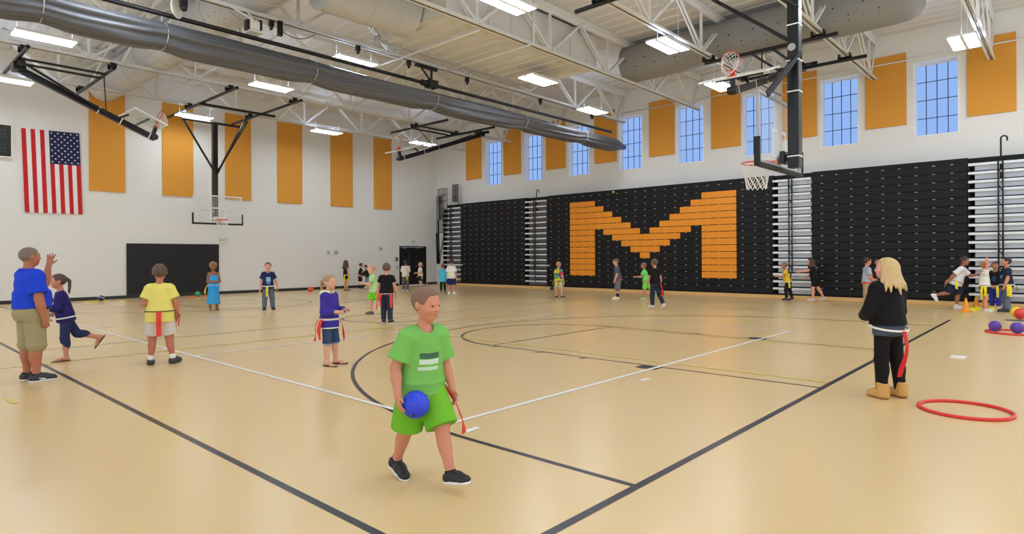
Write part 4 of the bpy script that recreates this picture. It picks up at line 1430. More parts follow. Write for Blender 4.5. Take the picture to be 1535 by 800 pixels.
        if tg.get('hood'):
            D = Sdf(v)
            for k in range(9):
                a0, a1 = R(-130 + 260 * k / 9), R(-130 + 260 * (k + 1) / 9)
                q = lambda a: T(.058 * math.sin(a), -.016 - .056 * math.cos(a), dsh + .024 - .014 * max(0, math.cos(a)))
                D.cap(q(a0), q(a1), .019 + .013 * max(0, math.cos(a0)), .019 + .013 * max(0, math.cos(a1)), .01)
            D.cap(T(0, -.080, dsh + .004), T(0, -.092, dsh - .05), .036, .014, .02)
            V, Q = D.mesh(); np_mesh('hood', V * S, Q, cloth('cloth_hood_%d_%d_%d' % tg['hood'], tg['hood']), root)
        if tg.get('collar'):
            D = Sdf(v)
            for k in range(12):
                a0, a1 = R(30 * k), R(30 * (k + 1))
                nk = J['neck']
                q = lambda a: nk + rt * (.046 * g ** .4 * math.sin(a)) + fw * (.046 * g ** .4 * math.cos(a)) + up * (.004 - .008 * math.cos(a))
                D.cap(q(a0), q(a1), .010, .010, .004)
            V, Q = D.mesh(); np_mesh('collar', V * S, Q, mk, root)
        if tg.get('trim'):
            hem = tg.get('hem', -.045); D = Sdf(v); top_shape(D, e, tg, sleeves=False)
            D.cut(T(0, 0, hem), -up); D.cut(T(0, 0, hem + .012), up)
            V, Q = D.mesh(inflate=.002); np_mesh('hem_trim', V * S, Q, cloth('trim_%d' % tg['trim'][0], tg['trim']), root)

    # ---------------- flag belt with hanging flags
    fb = sp.get('belt')
    if fb:
        ub = fb.get('u', .03)
        e = (tg or {}).get('e', .009) + .004
        hem = (tg or {}).get('hem', -.045)
        q = min(1, max(0, (.15 - ub) / (.15 - .035)))
        fl = (tg or {}).get('flare', .006)
        lo_ = (sp.get('bottom') or {}).get('loose', .01)
        bx = max(W(.090) + e + fl, P['hw'] + .0525 * gl + lo_ * .75 + .010); by = max(W(.076) + e + fl, .060 * gl + lo_ + .010) + belly * .45
        wx = W(.080) + e; wy = W(.062) + e + belly * .75
        rx = wx + (bx - wx) * q + .003; ry = wy + (by - wy) * q + .003
        rx = max(rx, W(.086) + lo_ * .55 + .012); ry = max(ry, W(.074) + lo_ * .55 + .010)
        cen = T(0, belly * .3 - .004, ub)
        tl = fb.get('tilt', 0)
        bp = lambda a, o=0: cen + rt * ((rx + o) * math.sin(a)) + fw * ((ry + o) * math.cos(a)) + up * (tl * math.cos(a))
        b = MB(); hb = fb.get('h', .011)
        n = 40
        vs = []
        for k in range(n):
            a = 2 * math.pi * k / n
            for o, du in ((0, -hb), (.004, -hb), (.004, hb), (0, hb)):
                vs.append(tuple((bp(a, o) + up * du) * S))
        fs = []
        for k in range(n):
            k2 = (k + 1) % n
            for c in range(4):
                c2 = (c + 1) % 4
                fs.append((k * 4 + c, k2 * 4 + c, k2 * 4 + c2, k * 4 + c2))
        b.add(vs, fs)
        bo = b.build('flag_belt', cloth('belt_%d_%d_%d' % fb.get('col', (230, 228, 220)), fb.get('col', (230, 228, 220))))
        bo.parent = root
        Mf = cloth('flagstrip_%d_%d_%d' % fb['flag'], fb['flag'], .5)
        for (deg, L, *sw) in fb['flags']:
            a = R(deg)
            out = unit(rt * (rx * math.sin(a)) / rx + fw * (ry * math.cos(a)) / ry)
            tang = unit(np.cross(out, up))
            swing = np.array(sw[0]) if sw else np.zeros(3)
            w = fb.get('w', .022)
            b = MB(); vs = []
            N = 10
            for k in range(N + 1):
                qk = k / N
                p = bp(a, .006) + out * (.012 * math.sin(qk * 5 + deg) * qk + .035 * min(1, qk * 3)) - np.array((0, 0, 1.0)) * (L * qk) + (rt * swing[0] + fw * swing[1]) * qk ** 1.3
                tq = unit(tang + out * .5 * math.sin(qk * 6 + deg) * qk)
                nq = np.cross(tq, (0, 0, 1.0))
                for sx, sn in ((-1, -1), (1, -1), (1, 1), (-1, 1)):
                    vs.append(tuple((p + tq * (w * sx) + nq * (.0022 * sn)) * S))
            fs = [(0, 1, 2, 3), (N * 4 + 3, N * 4 + 2, N * 4 + 1, N * 4)]
            for k in range(N):
                for c in range(4):
                    c2 = (c + 1) % 4
                    fs.append((k * 4 + c, (k + 1) * 4 + c, (k + 1) * 4 + c2, k * 4 + c2))
            b.add(vs, fs)
            fo = b.build('flag_strip', Mf, None, smooth='auto'); fo.parent = bo

    # ---------------- shoes, socks
    sh = sp.get('shoes')
    if sh:
        for sd, s in (('r', 1), ('l', -1)):
            toe, fr, fu = J['foot' + sd]; an = J['an' + sd]; fl = P['foot'] * sh.get('size', 1.05); ak = P['ank']
            FA = np.array((fr, toe, fu))
            q = lambda f, u, r=0: an + toe * f + fu * (u - ak) + fr * r
            if sh['kind'] == 'sandal':
                D = Sdf(v); D.cap(q(-.028, .006), q(fl * .3, .006), .023, .024, .008); D.cap(q(fl * .3, .006), q(fl - .045, .006), .024, .026, .01)
                D.cut(q(0, .009), fu); D.cut(q(0, -.003), -fu)
                V, Q = D.mesh(); so = np_mesh('sandal', V * S, Q, mat('sandal_%d' % sh['col'][0], sh['col'], .6), root)
                D = Sdf(v)
                for sg in (-1, 1):
                    D.cap(q(fl * .52, .030), q(fl * .28, .022, sg * .024), .006, .006, .004)
                D.cap(q(fl * .52, .030), q(fl * .56, .016), .005, .005, .004)
                V, Q = D.mesh(); np_mesh('strap', V * S, Q, mat('sandal_%d' % sh['col'][0], sh['col'], .6), so)
                continue
            top = sh.get('top', .040)
            D = Sdf(v)
            if sh['kind'] == 'boot':
                D.cap(q(-.012, .03), q(-.008, top), .041, .043, .012); D.cap(q(fl * .25, .036), q(fl - .055, .026), .035, .029, .014)
            D.cap(q(-.010, .028), q(-.004, top + .012), .033, .031, .012)
            D.cap(q(-.014, .026), q(fl * .35, .028), .031, .030, .014)
            D.cap(q(fl * .30, .030), q(fl - .055, .020), .030, .024, .014)
            D.ell(q(fl - .062, .018), (.031, .035, .020), FA, .012)
            D.cut(q(0, .010), -fu)
            D.cut(q(-.005, top + .014), fu + toe * -.25)
            V, Q = D.mesh(); so = np_mesh('shoe' if sh['kind'] != 'boot' else 'boot', V * S, Q, mat('shoe_%d_%d_%d' % sh['col'], sh['col'], .6, bump=.1), root)
            D = Sdf(v)
            D.cap(q(-.016, .012), q(fl * .35, .012), .0325, .0315, .01); D.cap(q(fl * .35, .012), q(fl - .056, .012), .0315, .030, .012)
            D.cut(q(0, .014), fu); D.cut(q(0, 0), -fu)
            V, Q = D.mesh(); np_mesh('sole', V * S, Q, mat('sole_%d_%d_%d' % sh['sole'], sh['sole'], .6), so)
            if sh.get('stripe'):
                D = Sdf(v * .7)
                for sg in (-1, 1):
                    D.cap(q(.005, .03, sg * .031), q(.05, .018, sg * .033), .004, .004, .002); D.cap(q(.02, .016, sg * .032), q(.055, .034, sg * .028), .004, .004, .002)
                V, Q = D.mesh(); np_mesh('stripe', V * S, Q, mat('stripe_%d' % sh['stripe'][0], sh['stripe'], .5), so)
    sk = sp.get('socks')
    if sk:
        for sd in 'rl':
            d = unit(J['kn' + sd] - J['an' + sd]); D = Sdf(v); L = sk.get('len', .045)
            D.cone(J['an' + sd] - d * .015, J['an' + sd] + d * L, (.027, .027), (.0275 + L * .06,) * 2, rt, .006)
            V, Q = D.mesh(); np_mesh('sock', V * S, Q, cloth('sock_%d' % sk['col'][0], sk['col']), root)
    if sp.get('waist_belt'):
        D = Sdf(v); e = .012
        u = sp['waist_belt']
        D.cone(T(0, belly * .3, u - .010), T(0, belly * .3, u + .010), (W(.080) + e, W(.064) + e + belly * .75), (W(.080) + e, W(.064) + e + belly * .75), rt, .004)
        V, Q = D.mesh(); np_mesh('belt', V * S, Q, mat('belt_leather', (26, 24, 26), .5), root)
    return root, J, S
def tiedye():
    m = mat('tie_dye_cloth', (230, 180, 40), .85)
    nt = m.node_tree; p = nt.nodes['Principled BSDF']
    tc = nt.nodes.new('ShaderNodeTexCoord'); nz = nt.nodes.new('ShaderNodeTexNoise'); nz.inputs['Scale'].default_value = 5; nz.inputs['Detail'].default_value = 1
    cr = nt.nodes.new('ShaderNodeValToRGB'); cr.color_ramp.interpolation = 'CONSTANT'
    el = cr.color_ramp.elements
    el[0].position = 0; el[0].color = rgb(206, 50, 60); el[1].position = .40; el[1].color = rgb(50, 70, 150)
    for q, c in ((.48, (60, 170, 90)), (.56, (236, 190, 40)), (.68, (226, 120, 40))):
        e = el.new(q); e.color = rgb(*c)
    nt.links.new(tc.outputs['Object'], nz.inputs['Vector']); nt.links.new(nz.outputs['Fac'], cr.inputs['Fac']); nt.links.new(cr.outputs['Color'], p.inputs['Base Color'])
    return m
TIEDYE = tiedye()
# ================================================================== PEOPLE
RED, YEL, WHT = (224, 62, 52), (236, 214, 40), (236, 234, 228)
LIGHT, TAN, BROWN, DARK = (226, 172, 146), (206, 146, 112), (150, 98, 70), (110, 72, 54)
FLAGS_R = dict(flag=RED); FLAGS_Y = dict(flag=YEL)
SNK = dict(kind='shoe', col=(40, 42, 46), sole=(230, 230, 228))
def flags(c, lst, **k):
    return dict(flag=c, flags=lst, **k)

# coach
person('adult in royal blue polo and khaki shorts raising one hand, at the left edge', (1.62, 9.50), -76, 1.645, dict(
    kind='adult', girth=1.30, belly=.030, lean=-2, hair='buzz', hair_col=(120, 104, 92), head_yaw=6,
    arm_r=((.22, -.02, -1), (.04, .22, -1)), hand_r=dict(palm=(-1, .2, 0), thumb=(0, 1, 0), curl=34),
    arm_l=((.10, .80, -.34), (.02, .20, 1)), hand_l=dict(palm=(.75, .65, 0), thumb=(-1, .5, 0), curl=8, spread=.16),
    leg_r=((.05, .03, -1), (.02, -.02, -1)), leg_l=((.07, .02, -1), (.02, -.03, -1)), foot_r=(6, 0), foot_l=(14, 0),
    bottom=dict(kind='pants', col=(160, 148, 112), to=1.02, loose=.016, waist=.10, flare=.004, name='khaki_shorts'),
    top=dict(col=(28, 66, 206), hem=.035, sleeve=.78, sl_loose=.012, e=.011, name='polo_shirt', collar=True, flare=.0, prints=[]),
    waist_belt=.028, shoes=dict(kind='shoe', col=(44, 46, 52), sole=(226, 226, 226), stripe=(214, 216, 220), top=.044), socks=dict(col=(28, 28, 30), len=.02)), skin=(178, 112, 84), vox=.0075)

person('child in navy top and denim capris running left in flip flops behind the coach', (2.28, 10.96), 83, 1.28, dict(
    lean=10, hair='pony', hair_col=(84, 62, 50), fem=1, stand='l',
    arm_r=((.2, -.45, -1), (-.05, .8, -.45)), arm_l=((.22, .35, -1), (-.1, .9, .1)),
    leg_l=((.03, .06, -1), (.02, -.06, -1)), foot_l=(4, 0), leg_r=((.05, -.55, -1), (.02, -1, -.28)), foot_r=(4, -55),
    bottom=dict(kind='pants', col=(46, 52, 92), to=1.28, loose=.007, waist=.08, name='denim_capris', tex='d'),
    top=dict(col=(40, 34, 100), hem=-.05, sleeve=1.5, e=.011, name='long_sleeve_top'), belt=flags(RED, [], u=.0, col=WHT, h=.007),
    shoes=dict(kind='sandal', col=(34, 32, 34))), skin=(196, 136, 112), vox=.009)

person('boy in pale yellow t-shirt and light shorts standing with his back turned', (3.13, 9.62), -24, 1.42, dict(
    hair='short', hair_col=(92, 72, 58), girth=1.08,
    arm_l=((.32, -.05, -1), (.05, .95, .15)), arm_r=((.34, .02, -1), (.05, .22, -1)), hand_r=dict(palm=(-1, 0, 0), thumb=(0, 1, 0), curl=38),
    leg_l=((.10, .02, -1), (.06, -.02, -1)), leg_r=((.16, .02, -1), (.14, -.03, -1)), foot_l=(10, 0), foot_r=(26, 0),
    bottom=dict(kind='pants', col=(212, 202, 192), to=.92, loose=.026, flare=.010, waist=.06, name='shorts'),
    top=dict(col=(232, 220, 116), hem=-.075, sleeve=.66, sl_loose=.016, flare=.014, e=.012),
    belt=flags(RED, [(178, .24), (82, .16)], u=.035, col=(60, 56, 50), h=.004),
    shoes=dict(kind='shoe', col=(62, 62, 66), sole=(44, 44, 46)), socks=dict(col=(236, 234, 232), len=.05)), skin=(190, 122, 96), vox=.0085)

person('girl in long turquoise dress with crossed arms in front of the black mat', (7.33, 18.33), 173, 1.38, dict(
    hair='curly', hair_col=(150, 116, 84), fem=1, face=True, head_yaw=28,
    arm_r=((.2, .12, -1), (-1.0, .55, .02)), arm_l=((.2, .12, -1), (-1.0, .5, -.05)),
    bottom=dict(kind='skirt', col=(60, 164, 232), len=.38, rad=.135, name='dress_skirt', mk=dict(bscale=20)),
    top=dict(col=(60, 164, 232), hem=-.03, sleeve=0, strap=.045, e=.008, name='dress_top'),
    belt=flags(YEL, [(86, .20)], u=.03, col=(190, 210, 220), h=.007)), skin=(158, 102, 76), vox=.011)

person('boy in navy t-shirt with pale blue print and jeans, facing the camera', (8.46, 17.28), 159, 1.37, dict(
    hair='short', hair_col=(74, 54, 44), face=True, head_yaw=10,
    arm_r=((.34, .02, -1), (.12, .25, -1)), arm_l=((.42, .02, -1), (.28, .2, -1)),
    leg_l=((.14, .03, -1), (.08, -.03, -1)), leg_r=((.09, .03, -1), (.05, -.02, -1)),
    bottom=dict(kind='pants', col=(98, 110, 128), to=1.95, loose=.014, waist=.07, name='jeans', tex='d'),
    top=dict(col=(32, 42, 84), hem=-.055, sleeve=.7, e=.012, flare=.010, prints=[dict(r=(-.042, .042), u=(.10, .19), col=(150, 190, 226)), dict(r=(-.03, .03), u=(.05, .085), col=(110, 160, 220))]),
    belt=flags(YEL, [(12, .22), (86, .16), (-80, .20)], u=.0), shoes=dict(kind='shoe', col=(40, 46, 66), sole=(80, 84, 96))), skin=(222, 160, 136), vox=.011)

person('girl in purple hoodie with pale hood, denim capris and red hip flags', (4.66, 7.68), -153, 1.262, dict(
    hair='pony', hair_col=(168, 134, 104), fem=1, face=True, head_yaw=6, head_pitch=-4,
    arm_r=((.18, .04, -1), (-.25, 1, -.02)), arm_l=((.22, .05, -1), (-.15, 1, .05)), hand_r=dict(palm=(-1, 0, 0), curl=40), hand_l=dict(palm=(-1, 0, 0), curl=40),
    leg_r=((.05, .03, -1), (.02, -.03, -1)), leg_l=((.12, .12, -1), (.09, -.04, -1)), foot_r=(8, 0), foot_l=(16, 0),
    bottom=dict(kind='pants', col=(56, 76, 112), to=1.12, loose=.008, waist=.05, name='denim_capris', tex='d', cuff=(150, 168, 192)),
    top=dict(col=(62, 50, 150), hem=-.085, sleeve=1.82, e=.015, flare=.006, hood=(232, 238, 196), trim=(226, 232, 210), name='hoodie', neck=.036),
    belt=flags(RED, [(140, .24), (-40, .26), (100, .22)], u=.015, col=(226, 216, 196), h=.010),
    shoes=dict(kind='sandal', col=(46, 34, 36))), skin=(216, 164, 136), vox=.0075)

person('long haired girl in black shorts outfit with a yellow flag, beside the far end wall', (15.58, 24.4), -85, 1.38, dict(
    hair='long', hair_len=1.5, hair_col=(88, 60, 46), fem=1,
    leg_r=((.05, .0, -1), (.02, -.03, -1)), leg_l=((.06, .04, -1), (.02, -.03, -1)),
    bottom=dict(kind='pants', col=(30, 28, 30), to=.5, loose=.008, waist=.08, name='shorts'),
    top=dict(col=(30, 28, 30), hem=-.04, sleeve=0, strap=.02, e=.008, name='tank_top'), belt=flags(YEL, [(150, .24), (95, .2)], u=.02),
    shoes=dict(kind='shoe', col=(150, 120, 104), sole=(190, 180, 170))), skin=(222, 168, 146), vox=.013)

person('small boy in black t-shirt and shorts holding his arms forward, by the far wall', (17.05, 25.5), -120, 1.23, dict(
    hair='short', hair_col=(70, 46, 38), lean=6,
    arm_r=((.16, .4, -1), (-.1, 1, -.25)), arm_l=((.16, .5, -1), (-.1, 1, -.2)),
    leg_r=((.06, .08, -1), (.02, -.06, -1)), leg_l=((.06, -.08, -1), (.02, -.06, -1)),
    bottom=dict(kind='pants', col=(28, 28, 30), to=.95, loose=.018, name='shorts'), top=dict(col=(34, 32, 32), prints=[dict(r=(-.05, .05), u=(.06, .10), col=(150, 120, 60))]),
    belt=flags((214, 130, 50), [(60, .14)], u=.0), shoes=dict(kind='shoe', col=(50, 50, 56), sole=(220, 220, 220)), socks=dict(col=(30, 30, 32), len=.08)), skin=LIGHT, vox=.013)

person('small child in black top and light jeans leaning left by the far wall', (16.73, 24.29), 68, 1.15, dict(
    hair='short', hair_col=(36, 28, 28), lean=14,
    arm_r=((.16, .7, -.7), (0, 1, -.2)), arm_l=((.16, .5, -.9), (0, 1, -.3)),
    leg_r=((.06, .30, -1), (.02, -.1, -1)), leg_l=((.06, -.30, -1), (.02, -.3, -1)),
    bottom=dict(kind='pants', col=(142, 166, 200), to=1.95, loose=.010, name='jeans', tex='d'), top=dict(col=(36, 36, 40), sleeve=1.8, prints=[dict(r=(-.08, .08), u=(.10, .13), col=(200, 200, 204))]),
    belt=flags((120, 170, 90), [(100, .12)], u=.0), shoes=dict(kind='shoe', col=(120, 126, 140), sole=(220, 220, 220))), skin=LIGHT, vox=.013)

person('child in lime green shorts and pale green top running left behind the boy in black', (9.58, 13.78), 66, 1.30, dict(
    hair='crop', hair_col=(190, 150, 120), lean=8, stand='r',
    arm_r=((.2, -.4, -1), (0, .8, -.3)), arm_l=((.2, .5, -1), (0, 1, .2)),
    leg_r=((.05, .30, -1), (.02, -.12, -1)), leg_l=((.05, -.5, -1), (.02, -1, -.5)), foot_l=(4, -45),
    bottom=dict(kind='pants', col=(128, 226, 52), to=.9, loose=.028, flare=.012, name='shorts'), top=dict(col=(176, 224, 152), e=.012),
    belt=flags((228, 130, 60), [(-100, .2)], u=.0), shoes=dict(kind='shoe', col=(96, 92, 90), sole=(150, 146, 140))), skin=LIGHT, vox=.011)

person('boy in black t-shirt and dark jeans with red flags, back turned, near the centre circle', (8.48, 11.61), -50, 1.37, dict(
    hair='short', hair_col=(96, 76, 62), 
    arm_r=((.34, -.05, -1), (.05, .45, -1)), arm_l=((.30, .0, -1), (.1, .2, -1)),
    leg_r=((.05, -.03, -1), (.02, -.04, -1)), leg_l=((.06, .16, -1), (.02, .0, -1)), foot_r=(10, 0),
    bottom=dict(kind='pants', col=(48, 58, 82), to=1.95, loose=.010, waist=.06, name='jeans', tex='d'), top=dict(col=(22, 21, 23), hem=.0, sleeve=.55, e=.011),
    belt=flags(RED, [(140, .23), (-110, .26), (-150, .2)], u=-.005, col=(210, 196, 190), h=.006), shoes=dict(kind='shoe', col=(34, 34, 38), sole=(236, 236, 236))), skin=(214, 150, 126), vox=.010)

person('dark haired child in white shirt and grey trousers standing before the black double door', (17.07, 21.98), -40, 1.39, dict(
    hair='short', hair_col=(40, 32, 32), 
    arm_r=((.2, .3, -1), (-.4, 1, .3)), arm_l=((.2, .3, -1), (-.4, 1, .3)),
    bottom=dict(kind='pants', col=(104, 100, 104), to=1.95, loose=.010, name='trousers'), top=dict(col=(236, 228, 218), sleeve=.9, hem=-.04, e=.013),
    belt=flags(YEL, [(160, .14)], u=-.01), shoes=dict(kind='shoe', col=(206, 204, 202), sole=(236, 236, 236))), skin=BROWN, vox=.012)

person('small blonde child in white shirt and navy shorts facing left before the black door', (19.0, 23.3), 70, 1.25, dict(
    hair='short', hair_col=(214, 176, 126), 
    arm_r=((.2, .2, -1), (-.1, 1, -.1)), arm_l=((.2, .2, -1), (-.1, 1, .0)),
    bottom=dict(kind='pants', col=(36, 40, 84), to=.9, loose=.018, name='shorts'), top=dict(col=(240, 238, 236), sleeve=.65, hem=-.03),
    belt=flags(YEL, [(0, .10), (90, .14), (-90, .12)], u=-.02, col=(230, 90, 70)), shoes=dict(kind='shoe', col=(170, 160, 156), sole=(236, 236, 236))), skin=LIGHT, vox=.013)

person('child in long bright cyan shirt and black leggings beside the corner bleachers', (17.40, 19.85), -50, 1.22, dict(
    hair='short', hair_col=(140, 84, 66), 
    arm_r=((.18, .15, -1), (-.4, .9, -.1)), arm_l=((.18, .15, -1), (-.4, .9, -.1)),
    bottom=dict(kind='pants', col=(30, 34, 34), to=1.9, loose=.006, name='leggings'), top=dict(col=(84, 204, 238), sleeve=1.4, hem=-.13, e=.016, flare=.016, name='long_shirt'),
    shoes=dict(kind='shoe', col=(60, 60, 60), sole=(150, 150, 150))), skin=TAN, vox=.012)

person('taller child in white t-shirt with yellow flag and navy shorts beside the child in cyan', (16.68, 18.51), -60, 1.42, dict(
    hair='short', hair_col=(62, 46, 44), girth=1.06, head_pitch=-8,
    arm_r=((.26, .0, -1), (.06, .25, -1)), arm_l=((.26, .1, -1), (-.1, .6, -.8)),
    leg_r=((.10, .0, -1), (.05, -.02, -1)), leg_l=((.08, .0, -1), (.04, -.02, -1)),
    bottom=dict(kind='pants', col=(38, 44, 92), to=.98, loose=.026, flare=.008, name='shorts'), top=dict(col=(240, 238, 234), hem=-.05, sleeve=.75, e=.013, flare=.012, prints=[dict(r=(-.07, .0), u=(.02, .15), col=(236, 232, 150), back=True)]),
    belt=flags(YEL, [(100, .1)], u=-.01), shoes=dict(kind='shoe', col=(240, 238, 238), sole=(246, 246, 246)), socks=dict(col=(240, 238, 236), len=.04)), skin=(200, 146, 124), vox=.012)

# foreground boy
green_boy = person('boy in lime green shirt and shorts striding across the foreground with a blue ball', (2.60, 3.46), 169, 1.30, dict(
    hair='crop', hair_col=(126, 92, 72), face=True, lean=8, head_pitch=-8, head_yaw=-22, stand='r',
    arm_r=((.42, -.12, -1), (.10, .42, -1)), hand_r=dict(palm=(-1, .1, .15), thumb=(0, 1, 0), curl=24, spread=.12),
    arm_l=((.26, -.10, -1), (.12, .42, -1)), hand_l=dict(palm=(-1, 0, 0), thumb=(0, 1, 0), curl=28),
    leg_r=((.05, -.22, -1), (.0, -.62, -1)), foot_r=(0, -16), leg_l=((.06, .58, -1), (.04, .30, -1)), foot_l=(8, 12),
    bottom=dict(kind='pants', col=(112, 184, 46), to=.98, loose=.030, flare=.012, waist=.06, name='shorts'),
    top=dict(col=(120, 186, 90), hem=-.05, sleeve=.78, e=.014, sl_loose=.016, flare=.012, prints=[dict(r=(-.05, .05), u=(.165, .185), col=(70, 104, 76)), dict(r=(-.045, .055), u=(.135, .155), col=(206, 226, 206)), dict(r=(-.04, .06), u=(.105, .118), col=(190, 218, 190))]),
    belt=flags(RED, [(-58, .23, (-.05, .03))], u=-.01, col=(140, 190, 104), h=.006),
    shoes=dict(kind='shoe', col=(32, 32, 36), sole=(236, 236, 238)), socks=dict(col=(30, 30, 32), len=.02)), skin=(206, 138, 112), vox=.006)

person('child in rainbow tie dye shirt with yellow flags, standing left of the orange letter', (17.74, 13.87), -80, 1.31, dict(
    hair='short', hair_col=(190, 146, 100), 
    arm_r=((.22, .0, -1), (.05, .3, -1)), arm_l=((.2, .1, -1), (-.1, .6, -.6)),
    leg_r=((.12, .05, -1), (.1, -.02, -1)), leg_l=((.12, .1, -1), (.06, -.04, -1)),
    bottom=dict(kind='pants', col=(196, 190, 160), to=.95, loose=.022, flare=.006, name='shorts'), top=dict(col=(230, 180, 40), hem=-.05, sleeve=.7, mat=TIEDYE),
    belt=flags(YEL, [(90, .16), (180, .15), (-90, .14)], u=.0, col=YEL, h=.014), shoes=dict(kind='shoe', col=(70, 60, 60), sole=(190, 150, 140)), socks=dict(col=(220, 190, 170), len=.03)), skin=(214, 164, 140), vox=.012)

person('child in grey t-shirt and long grey shorts looking left in front of the orange letter', (18.44, 11.82), 45, 1.42, dict(
    hair='crop', hair_col=(92, 70, 62), lean=7, head_pitch=-6,
    arm_r=((.2, -.15, -1), (.02, .2, -1)), arm_l=((.2, .12, -1), (.0, .4, -1)),
    leg_r=((.06, .0, -1), (.02, -.04, -1)), leg_l=((.06, .12, -1), (.02, .02, -1)),
    bottom=dict(kind='pants', col=(116, 114, 124), to=1.08, loose=.030, flare=.010, name='shorts'), top=dict(col=(84, 92, 106), hem=-.03, sleeve=.72, e=.012),
    belt=flags((206, 80, 80), [(60, .08)], u=-.02, col=(180, 90, 90)), shoes=dict(kind='shoe', col=(226, 222, 186), sole=(240, 236, 210)), socks=dict(col=(40, 32, 44), len=.10)), skin=(216, 160, 138), vox=.011)

person('child in lime green shirt and shorts running left under the orange letter', (18.9, 11.0), 22, 1.27, dict(
    hair='short', hair_col=(120, 92, 84), lean=10, stand='l',
    arm_r=((.2, -.5, -1), (0, .6, -.5)), arm_l=((.2, .5, -1), (0, 1, .0)),
    leg_l=((.05, .22, -1), (.02, -.12, -1)), leg_r=((.05, -.45, -1), (.02, -1, -.7)), foot_r=(4, -40),
    bottom=dict(kind='pants', col=(118, 226, 84), to=.95, loose=.020, name='shorts'), top=dict(col=(112, 226, 110), hem=-.04, e=.013),
    belt=flags((206, 90, 70), [(90, .1)], u=.0, col=(190, 130, 90)), shoes=dict(kind='shoe', col=(140, 206, 110), sole=(220, 226, 214))), skin=(192, 130, 110), vox=.012)

person('boy in black t-shirt and dark jeans striding, red flag behind, under the orange letter', (15.56, 8.82), -28, 1.42, dict(
    hair='short', hair_col=(96, 78, 62), lean=3, stand='l',
    arm_r=((.24, -.15, -1), (.05, .2, -1)), arm_l=((.26, .12, -1), (.05, .35, -1)),
    leg_l=((.05, .08, -1), (.0, -.02, -1)), leg_r=((.10, -.20, -1), (.16, -.50, -1)), foot_r=(10, -35),
    bottom=dict(kind='pants', col=(40, 46, 66), to=1.95, loose=.009, name='jeans', tex='d'), top=dict(col=(20, 20, 22), hem=.0, sleeve=.6, e=.011),
    belt=flags((200, 44, 60), [(110, .24), (150, .25)], u=-.02, col=(60, 40, 40)), shoes=dict(kind='shoe', col=(210, 210, 214), sole=(240, 240, 242))), skin=(206, 142, 116), vox=.010)

person('child in yellow top and black leggings running left past the silver aisle', (21.15, 6.85), 34, 1.26, dict(
    hair='short', hair_col=(132, 96, 80), lean=12, stand='r', fem=1,
    arm_r=((.2, -.6, -.8), (0, .3, -1)), arm_l=((.2, .6, -.8), (0, 1, .1)),
    leg_l=((.05, .26, -1), (.02, -.1, -1)), leg_r=((.10, -.30, -1), (.04, -.34, -1)), foot_r=(4, -20),
    bottom=dict(kind='pants', col=(32, 32, 36), to=1.92, loose=.005, name='leggings'), top=dict(col=(236, 196, 40), hem=-.02, sleeve=.5, e=.010),
    belt=flags(YEL, [(180, .16, (.0, -.06)), (-90, .16)], u=.0), shoes=dict(kind='shoe', col=(40, 40, 42), sole=(90, 90, 92))), skin=(192, 126, 104), vox=.011)

person('long haired girl in black reaching for the runner in yellow by the silver aisle', (21.1, 6.2), 28, 1.40, dict(
    hair='long', hair_len=1.5, hair_col=(74, 48, 38), lean=14, stand='l', fem=1,
    arm_l=((.14, .95, -.35), (0, 1, -.1)), arm_r=((.2, .1, -1), (0, .8, -.4)),
    leg_l=((.05, .28, -1), (.02, .0, -1)), leg_r=((.05, -.38, -1), (.02, -.55, -1)), foot_r=(4, -30),
    bottom=dict(kind='pants', col=(24, 22, 24), to=.72, loose=.016, name='shorts'), top=dict(col=(24, 22, 24), hem=-.05, sleeve=.5, e=.012),
    shoes=dict(kind='shoe', col=(206, 196, 192), sole=(226, 222, 220))), skin=(222, 158, 138), vox=.011)

person('dark haired boy in light grey t-shirt and khaki trousers behind the blonde girl', (20.1, 4.44), -150, 1.43, dict(
    hair='short', hair_col=(42, 34, 32), head_pitch=-8,
    arm_r=((.18, .1, -1), (-.1, .7, -.7)), arm_l=((.18, .1, -1), (-.2, .9, -.3)),
    bottom=dict(kind='pants', col=(186, 166, 126), to=1.95, loose=.012, name='trousers'), top=dict(col=(166, 174, 190), hem=-.02, sleeve=.7, e=.011),
    belt=flags(RED, [(0, .05)], u=-.01, col=RED, h=.012), shoes=dict(kind='shoe', col=(60, 54, 50), sole=(150, 146, 140))), skin=(216, 146, 118), vox=.011)

person('dark haired child almost hidden between the boy in grey and the blonde girl', (21.4, 4.42), 100, 1.38, dict(
    hair='short', hair_col=(40, 30, 30), 
    bottom=dict(kind='pants', col=(50, 52, 62), to=1.95, loose=.010, name='trousers'), top=dict(col=(40, 38, 44), hem=-.03),
    shoes=dict(kind='shoe', col=(60, 54, 50), sole=(150, 146, 140))), skin=(190, 126, 104), vox=.013)

